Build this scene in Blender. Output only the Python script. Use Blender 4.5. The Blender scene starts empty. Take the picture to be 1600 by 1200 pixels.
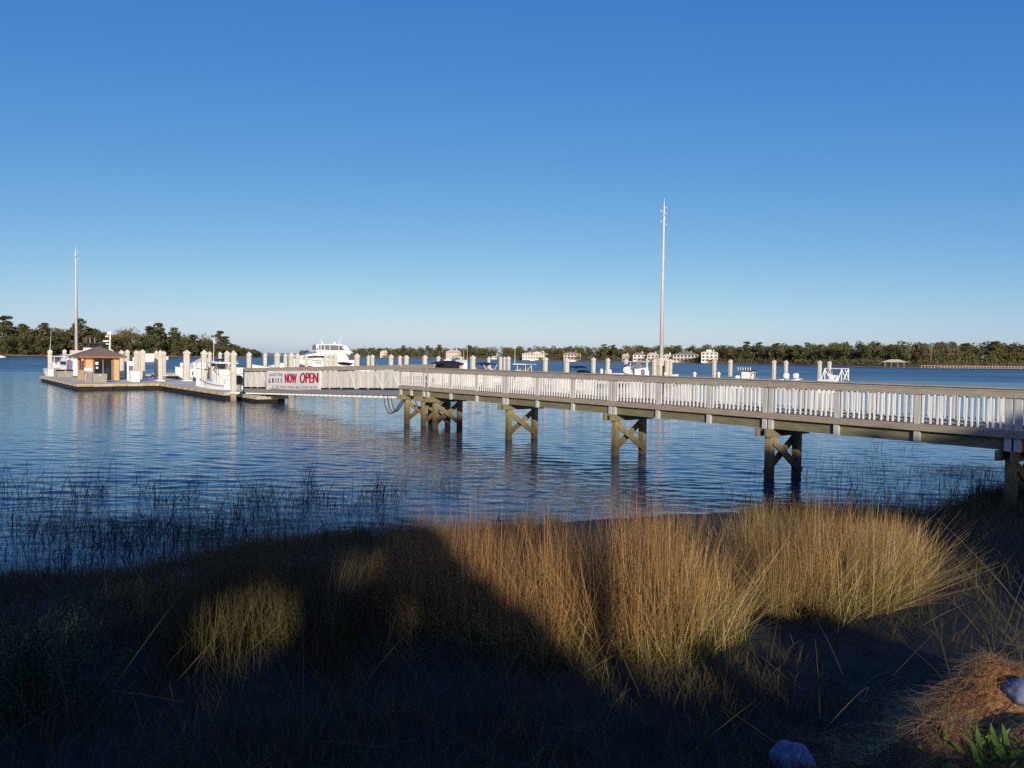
import bpy, math, random
import numpy as np
from mathutils import Vector, Matrix
random.seed(7); rng = np.random.default_rng(7)
R = math.radians
SC = bpy.context.scene
COL = SC.collection

# ------------------------------------------------------------------ camera
F_PX, PITCH, ROLL, H = 1200.0, 0.0347, 0.0125, 3.352
_c, _s, _cr, _sr = math.cos(PITCH), math.sin(PITCH), math.cos(ROLL), math.sin(ROLL)
_fwd = Vector((0, _c, -_s)); _up0 = Vector((0, _s, _c)); _rt0 = Vector((1, 0, 0))
_rt = _cr * _rt0 + _sr * _up0
_up = -_sr * _rt0 + _cr * _up0
cam_data = bpy.data.cameras.new('camera'); cam = bpy.data.objects.new('camera', cam_data); COL.objects.link(cam)
cam_data.sensor_width = 36.0; cam_data.sensor_fit = 'HORIZONTAL'; cam_data.lens = F_PX / 1600 * 36
cam_data.clip_start = 0.1; cam_data.clip_end = 20000
cam.matrix_world = Matrix(((_rt.x, _up.x, -_fwd.x, 0), (_rt.y, _up.y, -_fwd.y, 0), (_rt.z, _up.z, -_fwd.z, H), (0, 0, 0, 1)))
SC.camera = cam

# ------------------------------------------------------------------ world, sun, exposure
SUN_EL, SUN_AZ = R(14.0), R(174.3)
world = bpy.data.worlds.new('World'); SC.world = world; world.use_nodes = True
wn = world.node_tree.nodes; wl = world.node_tree.links
bg = wn['Background']
sky = wn.new('ShaderNodeTexSky'); sky.sky_type = 'NISHITA'; sky.sun_disc = False
sky.sun_elevation = SUN_EL; sky.sun_rotation = SUN_AZ
sky.altitude = 0; sky.air_density = 0.6; sky.dust_density = 0.6; sky.ozone_density = 2.0
# a clear winter sky: deeper, more saturated blue overhead than the model gives
_sp = wn.new('ShaderNodeSeparateColor'); _cb = wn.new('ShaderNodeCombineColor'); wl.new(sky.outputs[0], _sp.inputs[0])
for _i, (_p, _k) in enumerate(((1.4, 1.62), (0.9, 1.03), (0.38, 0.88))):
    _a = wn.new('ShaderNodeMath'); _a.operation = 'MULTIPLY'; _a.inputs[1].default_value = .1; wl.new(_sp.outputs[_i], _a.inputs[0])
    _b = wn.new('ShaderNodeMath'); _b.operation = 'POWER'; _b.inputs[1].default_value = _p; wl.new(_a.outputs[0], _b.inputs[0])
    _d = wn.new('ShaderNodeMath'); _d.operation = 'MULTIPLY'; _d.inputs[1].default_value = _k * 10; wl.new(_b.outputs[0], _d.inputs[0]); wl.new(_d.outputs[0], _cb.inputs[_i])
wl.new(_cb.outputs[0], bg.inputs[0]); bg.inputs[1].default_value = 0.10
sun_data = bpy.data.lights.new('sun', 'SUN'); sun = bpy.data.objects.new('sun', sun_data); COL.objects.link(sun)
sun_data.energy = 4.7; sun_data.angle = R(0.5); sun_data.color = (1.0, 0.925, 0.735)
SUN_DIR = Vector((math.sin(SUN_AZ) * math.cos(SUN_EL), math.cos(SUN_AZ) * math.cos(SUN_EL), math.sin(SUN_EL)))
sun.rotation_euler = (-SUN_DIR).to_track_quat('-Z', 'Y').to_euler(); sun.location = (0, -40, 40)
SC.view_settings.view_transform = 'Standard'; SC.view_settings.look = 'None'
SC.view_settings.exposure = 0.0; SC.view_settings.gamma = 1.0; SC.view_settings.use_curve_mapping = False
SC.cycles.max_bounces = 6; SC.cycles.use_denoising = False

# ------------------------------------------------------------------ helpers
def ray(px, py):
    x, y = px - 800, py - 600
    X = x * _cr + y * _sr; Y = -x * _sr + y * _cr; U = -Y / F_PX
    return Vector((X / F_PX, _c + U * _s, -_s + U * _c))
def at(px, py, Yd):
    d = ray(px, py); return Vector((0, 0, H)) + d * (Yd / d.y)
def gnd(px, py, z=0.0):
    d = ray(px, py); return Vector((0, 0, H)) + d * ((z - H) / d.z)
PX0, PY0, PA = 10.895, 16.636, 0.6563          # foot of the pier and its heading
PU = Vector((-math.sin(PA), math.cos(PA))); PV = Vector((math.cos(PA), math.sin(PA)))
def pf(w, s, z=0.0):
    p = Vector((PX0, PY0)) + PU * s + PV * w; return Vector((p.x, p.y, z))

class MB:
    def __init__(s): s.v = []; s.f = []
    def add(s, vs, fs):
        n = len(s.v); s.v += [tuple(p) for p in vs]; s.f += [tuple(i + n for i in f) for f in fs]; return s
    def box(s, x0, x1, y0, y1, z0, z1, rz=0, o=(0, 0)):
        P = [(x0, y0, z0), (x1, y0, z0), (x1, y1, z0), (x0, y1, z0), (x0, y0, z1), (x1, y0, z1), (x1, y1, z1), (x0, y1, z1)]
        if rz:
            c, q = math.cos(rz), math.sin(rz)
            P = [(o[0] + (x - o[0]) * c - (y - o[1]) * q, o[1] + (x - o[0]) * q + (y - o[1]) * c, z) for x, y, z in P]
        return s.add(P, [(0, 3, 2, 1), (4, 5, 6, 7), (0, 1, 5, 4), (1, 2, 6, 5), (2, 3, 7, 6), (3, 0, 4, 7)])
    def beam(s, p0, p1, w, h, up=(0, 0, 1)):
        p0, p1 = Vector(p0), Vector(p1); d = (p1 - p0).normalized(); u = Vector(up)
        a = d.cross(u)
        if a.length < 1e-4: a = d.cross(Vector((1, 0, 0)))
        a.normalize(); b = a.cross(d).normalized()
        P = [p + a * (w / 2 * i) + b * (h / 2 * j) for p in (p0, p1) for i, j in ((-1, -1), (1, -1), (1, 1), (-1, 1))]
        return s.add(P, [(0, 1, 2, 3), (7, 6, 5, 4), (0, 4, 5, 1), (1, 5, 6, 2), (2, 6, 7, 3), (3, 7, 4, 0)])
    def tube(s, pts, r, n=8, caps=True):
        pts = [Vector(p) for p in pts]; m = len(pts)
        rs = r if isinstance(r, (list, tuple)) else [r] * m
        vs = []; fs = []
        for i, p in enumerate(pts):
            d = (pts[min(i + 1, m - 1)] - pts[max(i - 1, 0)]).normalized()
            a = d.cross(Vector((0, 0, 1)))
            if a.length < 1e-3: a = d.cross(Vector((1, 0, 0)))
            a.normalize(); b = d.cross(a)
            vs += [p + (a * math.cos(2 * math.pi * k / n) + b * math.sin(2 * math.pi * k / n)) * rs[i] for k in range(n)]
        for i in range(m - 1):
            for k in range(n):
                fs.append((i * n + k, i * n + (k + 1) % n, (i + 1) * n + (k + 1) % n, (i + 1) * n + k))
        if caps: fs += [tuple(range(n))[::-1], tuple((m - 1) * n + k for k in range(n))]
        return s.add(vs, fs)
    def loft(s, secs, caps=True, closed=True):
        n = len(secs[0]); vs = [p for q in secs for p in q]; fs = []
        for i in range(len(secs) - 1):
            for k in range(n if closed else n - 1):
                fs.append((i * n + k, i * n + (k + 1) % n, (i + 1) * n + (k + 1) % n, (i + 1) * n + k))
        if caps: fs += [tuple(range(n))[::-1], tuple((len(secs) - 1) * n + k for k in range(n))]
        return s.add(vs, fs)
    def prism(s, poly, y0, y1):       # outline in x,z extruded along y
        n = len(poly)
        return s.add([(x, y0, z) for x, z in poly] + [(x, y1, z) for x, z in poly],
                     [tuple(range(n)), tuple(range(2 * n - 1, n - 1, -1))] + [(i, i + n, (i + 1) % n + n, (i + 1) % n) for i in range(n)])
    def build(s, name, mat, parent=None, smooth=False, bevel=0):
        me = bpy.data.meshes.new(name); me.from_pydata(s.v, [], s.f)
        import bmesh
        bm = bmesh.new(); bm.from_mesh(me); bmesh.ops.recalc_face_normals(bm, faces=bm.faces); bm.to_mesh(me); bm.free()
        return link(name, me, mat, parent, smooth, bevel)
def link(name, me, mat, parent=None, smooth=False, bevel=0):
    o = bpy.data.objects.new(name, me); COL.objects.link(o)
    if mat: me.materials.append(mat)
    if smooth: me.polygons.foreach_set('use_smooth', [True] * len(me.polygons))
    if bevel:
        b = o.modifiers.new('bevel', 'BEVEL'); b.width = bevel; b.segments = 2; b.limit_method = 'ANGLE'
    if parent: o.parent = parent
    return o
def np_mesh(name, V, Q, attr=None):
    """V (n,3), Q (m,k) numpy -> mesh"""
    me = bpy.data.meshes.new(name); k = Q.shape[1]
    me.vertices.add(len(V)); me.vertices.foreach_set('co', np.ascontiguousarray(V, dtype=np.float32).ravel())
    me.loops.add(Q.size); me.loops.foreach_set('vertex_index', np.ascontiguousarray(Q, dtype=np.int32).ravel())
    me.polygons.add(len(Q)); me.polygons.foreach_set('loop_start', np.arange(0, Q.size, k, dtype=np.int32))
    if attr is not None:
        for an, val in attr.items():
            A = me.attributes.new(an, 'FLOAT', 'POINT'); A.data.foreach_set('value', val.astype(np.float32))
    me.update(calc_edges=True); me.validate(); return me
def tag(o, label=None, cat=None, group=None, kind=None):
    if label: o['label'] = label
    if cat: o['category'] = cat
    if group: o['group'] = group
    if kind: o['kind'] = kind
    return o
def root(name, loc, rz=0.0, label=None, cat=None, group=None):
    o = bpy.data.objects.new(name, None); COL.objects.link(o); o.location = loc; o.rotation_euler = (0, 0, rz)
    o.empty_display_size = 0.2
    return tag(o, label, cat, group)
def copy_tree(o, parent=None):
    c = o.copy(); COL.objects.link(c)
    if parent: c.parent = parent
    for ch in list(o.children): copy_tree(ch, c)
    return c

# ------------------------------------------------------------------ materials
def mat(name, col, rough=0.6, var=0.12, scale=3.0, bump=0.0, bscale=20.0, metal=0.0, stretch=None, spec=0.4, coat=0.0, zband=None, col2=None):
    m = bpy.data.materials.new(name); m.use_nodes = True
    n = m.node_tree.nodes; l = m.node_tree.links; b = n['Principled BSDF']
    b.inputs['Roughness'].default_value = rough; b.inputs['Metallic'].default_value = metal
    b.inputs['Specular IOR Level'].default_value = spec; b.inputs['Coat Weight'].default_value = coat
    tc = n.new('ShaderNodeTexCoord'); mp = n.new('ShaderNodeMapping'); l.new(tc.outputs['Object'], mp.inputs[0])
    if stretch: mp.inputs['Scale'].default_value = stretch
    no = n.new('ShaderNodeTexNoise'); no.inputs['Scale'].default_value = scale; no.inputs['Detail'].default_value = 6; no.inputs['Roughness'].default_value = 0.65
    l.new(mp.outputs[0], no.inputs['Vector'])
    cr = n.new('ShaderNodeValToRGB'); l.new(no.outputs['Fac'], cr.inputs[0])
    c2 = col2 or tuple(c * (1 - var) for c in col)
    c1 = tuple(min(1, c * (1 + var)) for c in col)
    cr.color_ramp.elements[0].position = 0.32; cr.color_ramp.elements[1].position = 0.68
    cr.color_ramp.elements[0].color = (*c2, 1); cr.color_ramp.elements[1].color = (*c1, 1)
    out = cr.outputs[0]
    if zband:      # tide line: a stain of its own on piles that stand in the water
        z0, z1, sc = zband
        ge = n.new('ShaderNodeNewGeometry'); sx = n.new('ShaderNodeSeparateXYZ'); l.new(ge.outputs['Position'], sx.inputs[0])
        ad = n.new('ShaderNodeMath'); ad.operation = 'MULTIPLY_ADD'; l.new(no.outputs['Fac'], ad.inputs[0]); ad.inputs[1].default_value = 0.35; l.new(sx.outputs[2], ad.inputs[2])
        mr = n.new('ShaderNodeMapRange'); l.new(ad.outputs[0], mr.inputs[0]); mr.inputs[1].default_value = z0; mr.inputs[2].default_value = z1
        mx = n.new('ShaderNodeMix'); mx.data_type = 'RGBA'; l.new(mr.outputs[0], mx.inputs[0]); mx.inputs[6].default_value = (*sc, 1); l.new(out, mx.inputs[7])
        out = mx.outputs[2]
    l.new(out, b.inputs['Base Color'])
    if bump:
        n2 = n.new('ShaderNodeTexNoise'); n2.inputs['Scale'].default_value = bscale; n2.inputs['Detail'].default_value = 5; l.new(mp.outputs[0], n2.inputs['Vector'])
        bp = n.new('ShaderNodeBump'); bp.inputs['Strength'].default_value = bump; bp.inputs['Distance'].default_value = 0.02
        l.new(n2.outputs['Fac'], bp.inputs['Height']); l.new(bp.outputs[0], b.inputs['Normal'])
    return m
def island_mat(name, cols, rough=0.7, hcols=None, spec=0.2, trans=0.0, rust=None):
    """colour picked per blade / leaf; hcols adds a base-to-tip change along the blade"""
    m = bpy.data.materials.new(name); m.use_nodes = True
    n = m.node_tree.nodes; l = m.node_tree.links; b = n['Principled BSDF']
    b.inputs['Roughness'].default_value = rough; b.inputs['Specular IOR Level'].default_value = spec
    ge = n.new('ShaderNodeNewGeometry')
    def ramp(cs):
        r = n.new('ShaderNodeValToRGB'); e = r.color_ramp.elements
        while len(e) < len(cs): e.new(0.5)
        for i, c in enumerate(cs): e[i].position = i / max(1, len(cs) - 1); e[i].color = (*c, 1)
        l.new(ge.outputs['Random Per Island'], r.inputs[0]); return r
    r1 = ramp(cols); out = r1.outputs[0]
    if hcols:
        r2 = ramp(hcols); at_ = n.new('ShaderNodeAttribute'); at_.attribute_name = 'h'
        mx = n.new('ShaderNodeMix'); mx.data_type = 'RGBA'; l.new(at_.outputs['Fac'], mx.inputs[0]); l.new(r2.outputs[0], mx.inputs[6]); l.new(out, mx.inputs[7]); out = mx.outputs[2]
    if rust:
        r3 = ramp(rust); a3 = n.new('ShaderNodeAttribute'); a3.attribute_name = 'rust'
        mx = n.new('ShaderNodeMix'); mx.data_type = 'RGBA'; l.new(a3.outputs['Fac'], mx.inputs[0]); l.new(out, mx.inputs[6]); l.new(r3.outputs[0], mx.inputs[7]); out = mx.outputs[2]
    l.new(out, b.inputs['Base Color'])
    if trans:
        tr = n.new('ShaderNodeBsdfTranslucent'); l.new(out, tr.inputs[0]); ms = n.new('ShaderNodeMixShader'); ms.inputs[0].default_value = trans
        l.new(b.outputs[0], ms.inputs[1]); l.new(tr.outputs[0], ms.inputs[2]); l.new(ms.outputs[0], n['Material Output'].inputs[0])
    return m
M = {}
M['concrete'] = mat('pale_concrete', (.52, .505, .43), .8, .16, 2.2, .25, 40, zband=(.15, 1.0, (.20, .16, .10)))
M['cap'] = mat('pile_cap_plastic', (.62, .59, .53), .5, .05)
M['rail'] = mat('weathered_rail_board', (.37, .32, .25), .75, .22, 5, .3, 30, stretch=(6, .5, 6))
M['fascia'] = mat('weathered_edge_board', (.34, .28, .205), .75, .2, 5, .3, 30, stretch=(6, .5, 6))
M['baluster'] = mat('pale_paint', (.70, .69, .665), .65, .16, 2.5, .2, 30, stretch=(3, 3, .8))
M['post'] = mat('grey_painted_post', (.50, .48, .46), .65, .12, 4, .15, 25, stretch=(4, 4, .6))
M['beam'] = mat('greenish_treated_timber', (.19, .172, .10), .8, .25, 4, .3, 25, stretch=(5, .6, 5))
M['timber'] = mat('olive_treated_pile', (.265, .22, .11), .8, .3, 3, .4, 25, stretch=(5, 5, .7), zband=(.45, 1.3, (.075, .05, .022)))
M['deck'] = mat('deck_boards', (.30, .26, .21), .8, .18, 4, .2, 25, stretch=(.6, 6, 4))
M['dock'] = mat('sunbleached_dock', (.68, .61, .49), .85, .12, 2.0, .2, 30)
M['waler'] = mat('pale_dock_edge', (.46, .40, .30), .8, .2, 2.5, .2, 25)
M['bumper'] = mat('yellowed_bumper_block', (.38, .32, .10), .7, .2, 3)
M['float'] = mat('black_float', (.012, .012, .012), .6, .3, 3)
M['gangwood'] = None
M['alu'] = mat('dull_aluminium', (.30, .29, .29), .45, .12, 4, metal=.3)
M['dark'] = mat('dark_rubber', (.015, .015, .017), .55, .3)
M['white'] = mat('white_gelcoat', (.80, .80, .79), .28, .03, 2, coat=.3)
M['offwhite'] = mat('offwhite_plastic', (.72, .70, .66), .5, .06)
M['grey'] = mat('grey_plastic', (.30, .30, .29), .5, .12)
M['boxgrey'] = mat('beige_grey_chest', (.30, .285, .23), .55, .12, 3)
M['navy'] = mat('navy_canvas', (.012, .016, .045), .8, .25, 6)
M['black'] = mat('black_paint', (.01, .01, .012), .3, .2)
M['glass'] = mat('dark_tinted_glass', (.015, .02, .025), .06, .1, spec=.6)
M['greyglass'] = mat('smoke_glass', (.16, .17, .17), .15, .15, spec=.6)
M['steel'] = mat('brushed_steel', (.42, .41, .40), .35, .1, metal=.7)
M['tan'] = mat('tan_wall', (.52, .385, .20), .8, .07, 2)
M['trim'] = mat('orange_brown_trim', (.30, .125, .04), .7, .12, 3)
M['shingle'] = mat('brown_shingles', (.19, .145, .115), .9, .3, 9, .5, 30)
M['banner'] = mat('white_vinyl', (.78, .74, .73), .5, .04, 3)
M['red'] = mat('crimson_ink', (.42, .01, .035), .5, .1, 4)
M['ink'] = mat('black_ink', (.015, .015, .015), .5, .1, 4)
M['greyink'] = mat('grey_ink', (.10, .10, .09), .5, .1, 4)
M['mast'] = mat('galvanised_pole', (.56, .57, .60), .45, .06, 1)
M['rock'] = mat('sky_shade_stone', (.17, .20, .28), .9, .45, 7, 1.0, 14)  # white stone; the blue of sky-lit shade is put into the colour
M['house'] = mat('cream_render', (.60, .61, .58), .8, .06)
M['houseb'] = mat('pale_grey_siding', (.46, .46, .44), .8, .08)
M['housec'] = mat('sand_siding', (.42, .39, .32), .8, .08)
M['roofg'] = mat('grey_roof', (.22, .21, .20), .8, .15)
M['roofl'] = mat('light_metal_roof', (.52, .49, .43), .6, .1)
M['bark'] = mat('bark', (.14, .105, .07), .9, .3, 3, .5, 10)
M['barkpale'] = mat('pale_bark', (.30, .25, .18), .9, .3, 3)
M['redthing'] = mat('red_plastic', (.45, .03, .02), .5, .1)
M['marsh'] = mat('tan_marsh', (.30, .20, .10), .9, .25, .06)
M['brickwall'] = mat('dark_siding', (.05, .045, .04), .9, .2)

# ------------------------------------------------------------------ ground, water, far banks
SHX = [-90, -20, -7.4, -5.6, -4.4, -2.8, -1.2, 1.4, 3.5, 6.4, 9.3, 12.1, 14.8, 25, 90]
SHY = [6, 9.4, 11.1, 11.3, 13.0, 14.0, 14.5, 15.7, 16.5, 17.0, 16.9, 19.4, 21.6, 25, 34]
def vnoise(x, y, seed=0):
    x = np.asarray(x, float); y = np.asarray(y, float)
    r = np.random.default_rng(seed); t = 0
    for k in range(9):
        a = r.uniform(0, 6.28); f = r.uniform(.5, 1.6); ph = r.uniform(0, 6.28)
        t = t + np.sin((x * math.cos(a) + y * math.sin(a)) * f * 2 + ph + 1.3 * np.sin(x * .7 * f + y * f + ph))
    return t / 9 * 1.6
MOUNDS = [(2.50, 4.02, .34, .32), (2.98, 4.30, .30, .26), (2.02, 3.55, .30, .24), (3.0, 3.9, .33, .34), (2.45, 3.5, .22, .2)]
def ground_z(x, y):
    x = np.asarray(x, float); y = np.asarray(y, float)
    ys = np.interp(x, SHX, SHY)
    t = np.clip((ys - y) / ys, None, 1.0)
    z = np.where(t > 0, 1.75 * np.abs(t) ** .95, -.11 * (y - ys))
    z = np.clip(z, -2.0, None) + np.where(y < 0, np.clip(-y, 0, 30) * .015, 0)
    fade = np.clip(t * 6, 0, 1)
    z = z + fade * (.05 * vnoise(x * 1.2, y * 1.2, 3) + .02 * vnoise(x * 4, y * 4, 4))
    for mx, my, mh, mr in MOUNDS:
        z = z + mh * np.exp(-((x - mx) ** 2 + (y - my) ** 2) / (mr * mr)) * (1 + .22 * vnoise(x * 6, y * 6, 9))
    return z
def grid_axes(a, b, fine0, fine1, nf, nc):
    return np.unique(np.concatenate([np.linspace(a, fine0, nc), np.linspace(fine0, fine1, nf), np.linspace(fine1, b, nc)]))
gx = grid_axes(-90, 90, -9, 12, 220, 25); gy = grid_axes(-70, 45, 2, 22, 220, 25)
GX, GY = np.meshgrid(gx, gy); nx, ny = len(gx), len(gy)
idx = np.arange(nx * ny).reshape(ny, nx)
Q = np.stack([idx[:-1, :-1], idx[:-1, 1:], idx[1:, 1:], idx[1:, :-1]], -1).reshape(-1, 4)
me = np_mesh('bank', np.stack([GX, GY, ground_z(GX, GY)], -1).reshape(-1, 3), Q)
LIT = sum(np.exp(-(((GX - a) ** 2 + (GY - b) ** 2) / (r * r * 1.3))) for a, b, h_, r in MOUNDS).ravel()
LIT = np.clip(LIT * 1.2 + .35 * vnoise(GX.ravel() * 5, GY.ravel() * 5, 19) - .25, 0, 1)
la = me.attributes.new('litter', 'FLOAT', 'POINT'); la.data.foreach_set('value', LIT.astype(np.float32))
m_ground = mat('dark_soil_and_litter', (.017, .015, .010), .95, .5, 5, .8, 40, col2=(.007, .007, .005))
_n = m_ground.node_tree.nodes; _l = m_ground.node_tree.links; _b = _n['Principled BSDF']; _src = _b.inputs['Base Color'].links[0].from_socket
_a = _n.new('ShaderNodeAttribute'); _a.attribute_name = 'litter'; _m = _n.new('ShaderNodeMix'); _m.data_type = 'RGBA'
_t = _n.new('ShaderNodeTexCoord'); _z = _n.new('ShaderNodeTexNoise'); _z.inputs['Scale'].default_value = 26; _z.inputs['Detail'].default_value = 8; _z.inputs['Distortion'].default_value = 1.5; _l.new(_t.outputs['Object'], _z.inputs['Vector'])
_r = _n.new('ShaderNodeValToRGB'); _r.color_ramp.elements[0].position = .35; _r.color_ramp.elements[1].position = .66; _r.color_ramp.elements[0].color = (.07, .03, .014, 1); _r.color_ramp.elements[1].color = (.46, .22, .075, 1); _l.new(_z.outputs['Fac'], _r.inputs[0])
_l.new(_a.outputs['Fac'], _m.inputs[0]); _l.new(_src, _m.inputs[6]); _l.new(_r.outputs[0], _m.inputs[7]); _l.new(_m.outputs[2], _b.inputs['Base Color'])
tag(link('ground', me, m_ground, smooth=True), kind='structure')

# water: one sheet, finely divided in front of the pier, with real wave relief
th = np.concatenate([np.linspace(-180, -46, 24)[:-1], np.linspace(-46, 46, 520), np.linspace(46, 180, 24)[1:]]) * math.pi / 180
rr = np.concatenate([[0.5, 3], np.exp(np.linspace(math.log(7), math.log(170), 900)), np.exp(np.linspace(math.log(172), math.log(9000), 70))])
TH, RR = np.meshgrid(th, rr); WX = RR * np.sin(TH); WY = RR * np.cos(TH)
wz = np.zeros_like(WX); r2 = np.random.default_rng(5)
lee = 1 - .85 * np.exp(-(((WX + 52) / 26) ** 2 + ((WY - 66) / 13) ** 2))          # calm lee of the fuel dock
patch = np.clip(.85 + .6 * vnoise(WX * .022, WY * .06, 21), .22, 1.7)
near = np.clip((RR - 10) / 12, .18, 1)
for k in range(60):
    lam = .19 * (5.5 ** r2.random()) if k % 10 else r2.uniform(1.2, 3.0); a = r2.normal(0, .34) + (.22 if k % 2 else -.18)
    kx, ky = math.sin(a) * 2 * math.pi / lam, math.cos(a) * 2 * math.pi / lam
    cell = RR * .0036
    att = np.clip(1.6 - 3.2 * cell / lam, 0, 1)
    amp = .0112 * lam / (2 * math.pi) * min(1.0, .8 / lam)
    wz += att * amp * np.sin(kx * WX + ky * WY + r2.uniform(0, 6.28) + .8 * np.sin(WX * .11 + k) + .6 * np.sin(WY * .17 + 2 * k))
wz *= lee * patch * near * np.clip((170 - RR) / 40, 0, 1)
nt, nr = len(th), len(rr); idx = np.arange(nt * nr).reshape(nr, nt)
Q = np.stack([idx[:-1, :-1], idx[1:, :-1], idx[1:, 1:], idx[:-1, 1:]], -1).reshape(-1, 4)
me = np_mesh('water', np.stack([WX, WY, wz], -1).reshape(-1, 3), Q[:, ::-1])
mw = bpy.data.materials.new('river_water'); mw.use_nodes = True
n = mw.node_tree.nodes; l = mw.node_tree.links; b = n['Principled BSDF']
b.inputs['Base Color'].default_value = (.006, .036, .088, 1); b.inputs['IOR'].default_value = 1.33
ge = n.new('ShaderNodeNewGeometry'); ln = n.new('ShaderNodeVectorMath'); ln.operation = 'LENGTH'; l.new(ge.outputs['Position'], ln.inputs[0])
mr = n.new('ShaderNodeMapRange'); l.new(ln.outputs['Value'], mr.inputs[0]); mr.inputs[1].default_value = 35; mr.inputs[2].default_value = 190; mr.inputs[3].default_value = .04; mr.inputs[4].default_value = .34
mp = n.new('ShaderNodeMapping'); mp.inputs['Scale'].default_value = (.02, .06, .05); l.new(ge.outputs['Position'], mp.inputs[0])
nz = n.new('ShaderNodeTexNoise'); nz.inputs['Scale'].default_value = 1; nz.inputs['Detail'].default_value = 4; l.new(mp.outputs[0], nz.inputs['Vector'])
m2 = n.new('ShaderNodeMapRange'); l.new(nz.outputs['Fac'], m2.inputs[0]); m2.inputs[1].default_value = .3; m2.inputs[2].default_value = .7; m2.inputs[3].default_value = .75; m2.inputs[4].default_value = 1.15
mu = n.new('ShaderNodeMath'); mu.operation = 'MULTIPLY'; l.new(mr.outputs[0], mu.inputs[0]); l.new(m2.outputs[0], mu.inputs[1]); l.new(mu.outputs[0], b.inputs['Roughness'])
mp2 = n.new('ShaderNodeMapping'); mp2.inputs['Scale'].default_value = (1.6, 5.5, 1); l.new(ge.outputs['Position'], mp2.inputs[0])
n2 = n.new('ShaderNodeTexNoise'); n2.inputs['Scale'].default_value = 1.4; n2.inputs['Detail'].default_value = 3; l.new(mp2.outputs[0], n2.inputs['Vector'])
bp = n.new('ShaderNodeBump'); bp.inputs['Strength'].default_value = .18; bp.inputs['Distance'].default_value = .05; l.new(n2.outputs['Fac'], bp.inputs['Height']); l.new(bp.outputs[0], b.inputs['Normal'])
tag(link('water', me, mw, smooth=True), kind='structure')

def bank(name, front, depth, z0=.15, z1=1.6, mtl='marsh'):
    """a low strip of land: points of its waterline (x, y) and how far it runs back"""
    V = []; n_ = len(front)
    for f, z in ((0, -.3), (0.01, z0), (.12, z0 + .55 * (z1 - z0)), (.3, z1), (1, z1 + 1)):
        for (x, y), k in zip(front, range(n_)):
            r_ = math.hypot(x, y); V.append((x * (1 + f * depth / r_), y * (1 + f * depth / r_), z))
    F_ = [(i * n_ + k, i * n_ + k + 1, (i + 1) * n_ + k + 1, (i + 1) * n_ + k) for i in range(4) for k in range(n_ - 1)]
    me = bpy.data.meshes.new(name); me.from_pydata(V, [], F_)
    return tag(link(name, me, M[mtl]), kind='structure')
LB = [gnd(px, y).xy for px, y in ((-160, 554.6), (0, 556.2), (100, 556.9), (200, 557.6), (300, 558.3), (360, 558.6), (395, 558.8), (408, 557.6))]
RB = [gnd(px, y).xy for px, y in ((470, 556.0), (560, 558.0), (600, 559.0), (720, 561.0), (850, 563.4), (960, 565.4), (1080, 567.4), (1200, 569.8), (1320, 572.5), (1450, 575), (1600, 576.3), (1760, 578), (2000, 581))]
bank('far_bank', LB, 90, .2, 2.0); bank('far_bank', RB, 130, .2, 2.2)
FB = [(-1700, 3300), (-1100, 3500), (-500, 3700), (100, 3900)]
bank('far_bank', FB, 300, 2, 7.5, 'marsh')

# ------------------------------------------------------------------ foliage
def quads(P, size, flat=0.0, up=0.0, rs=None):
    """one leaf-clump face per point, turned at random"""
    rs = rs or rng; n_ = len(P)
    a = rs.normal(size=(n_, 3)); a[:, 2] *= (1 - flat); a /= np.linalg.norm(a, axis=1)[:, None]
    t = rs.normal(size=(n_, 3)); bb = np.cross(a, t); bb /= np.linalg.norm(bb, axis=1)[:, None]
    sz = size * rs.uniform(.55, 1.3, (n_, 1)); a = a * sz; bb = bb * sz * rs.uniform(.5, .9, (n_, 1))
    V = np.stack([P - a * .5, P - bb * .45 + a * .1, P + a * .6, P + bb * .5 - a * .05], 1).reshape(-1, 3)
    return V, np.arange(4 * n_).reshape(-1, 4)
def blob(c, r, n_, rs=None, hollow=.45):
    rs = rs or rng
    d = rs.normal(size=(n_, 3)); d /= np.linalg.norm(d, axis=1)[:, None]
    q = (hollow + (1 - hollow) * rs.random((n_, 1)) ** .6)
    return np.array(c) + d * q * np.array(r)
def joinVQ(L):
    V = np.concatenate([v for v, q in L]); o = 0; Qs = []
    for v, q in L: Qs.append(q + o); o += len(v)
    return V, np.concatenate(Qs)
M['gangwood'] = island_mat('bleached_slats', [(.70, .67, .62), (.52, .49, .45), (.80, .78, .73), (.62, .59, .54), (.73, .70, .65)])
M['leaf_dark'] = island_mat('pine_needles', [(.034, .046, .017), (.065, .074, .028), (.11, .105, .045), (.046, .058, .024)])
M['leaf_olive'] = island_mat('olive_foliage', [(.055, .058, .022), (.11, .10, .038), (.15, .13, .055), (.08, .078, .03)])
M['leaf_brown'] = island_mat('bare_brown_twigs', [(.15, .11, .065), (.22, .165, .105), (.10, .085, .045), (.17, .125, .08)])
M['leaf_mix'] = island_mat('mixed_wood', [(.045, .060, .022), (.08, .095, .034), (.058, .075, .027), (.11, .12, .045)], rust=[(.14, .12, .055), (.09, .085, .038), (.19, .15, .085), (.12, .105, .045)])

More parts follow.
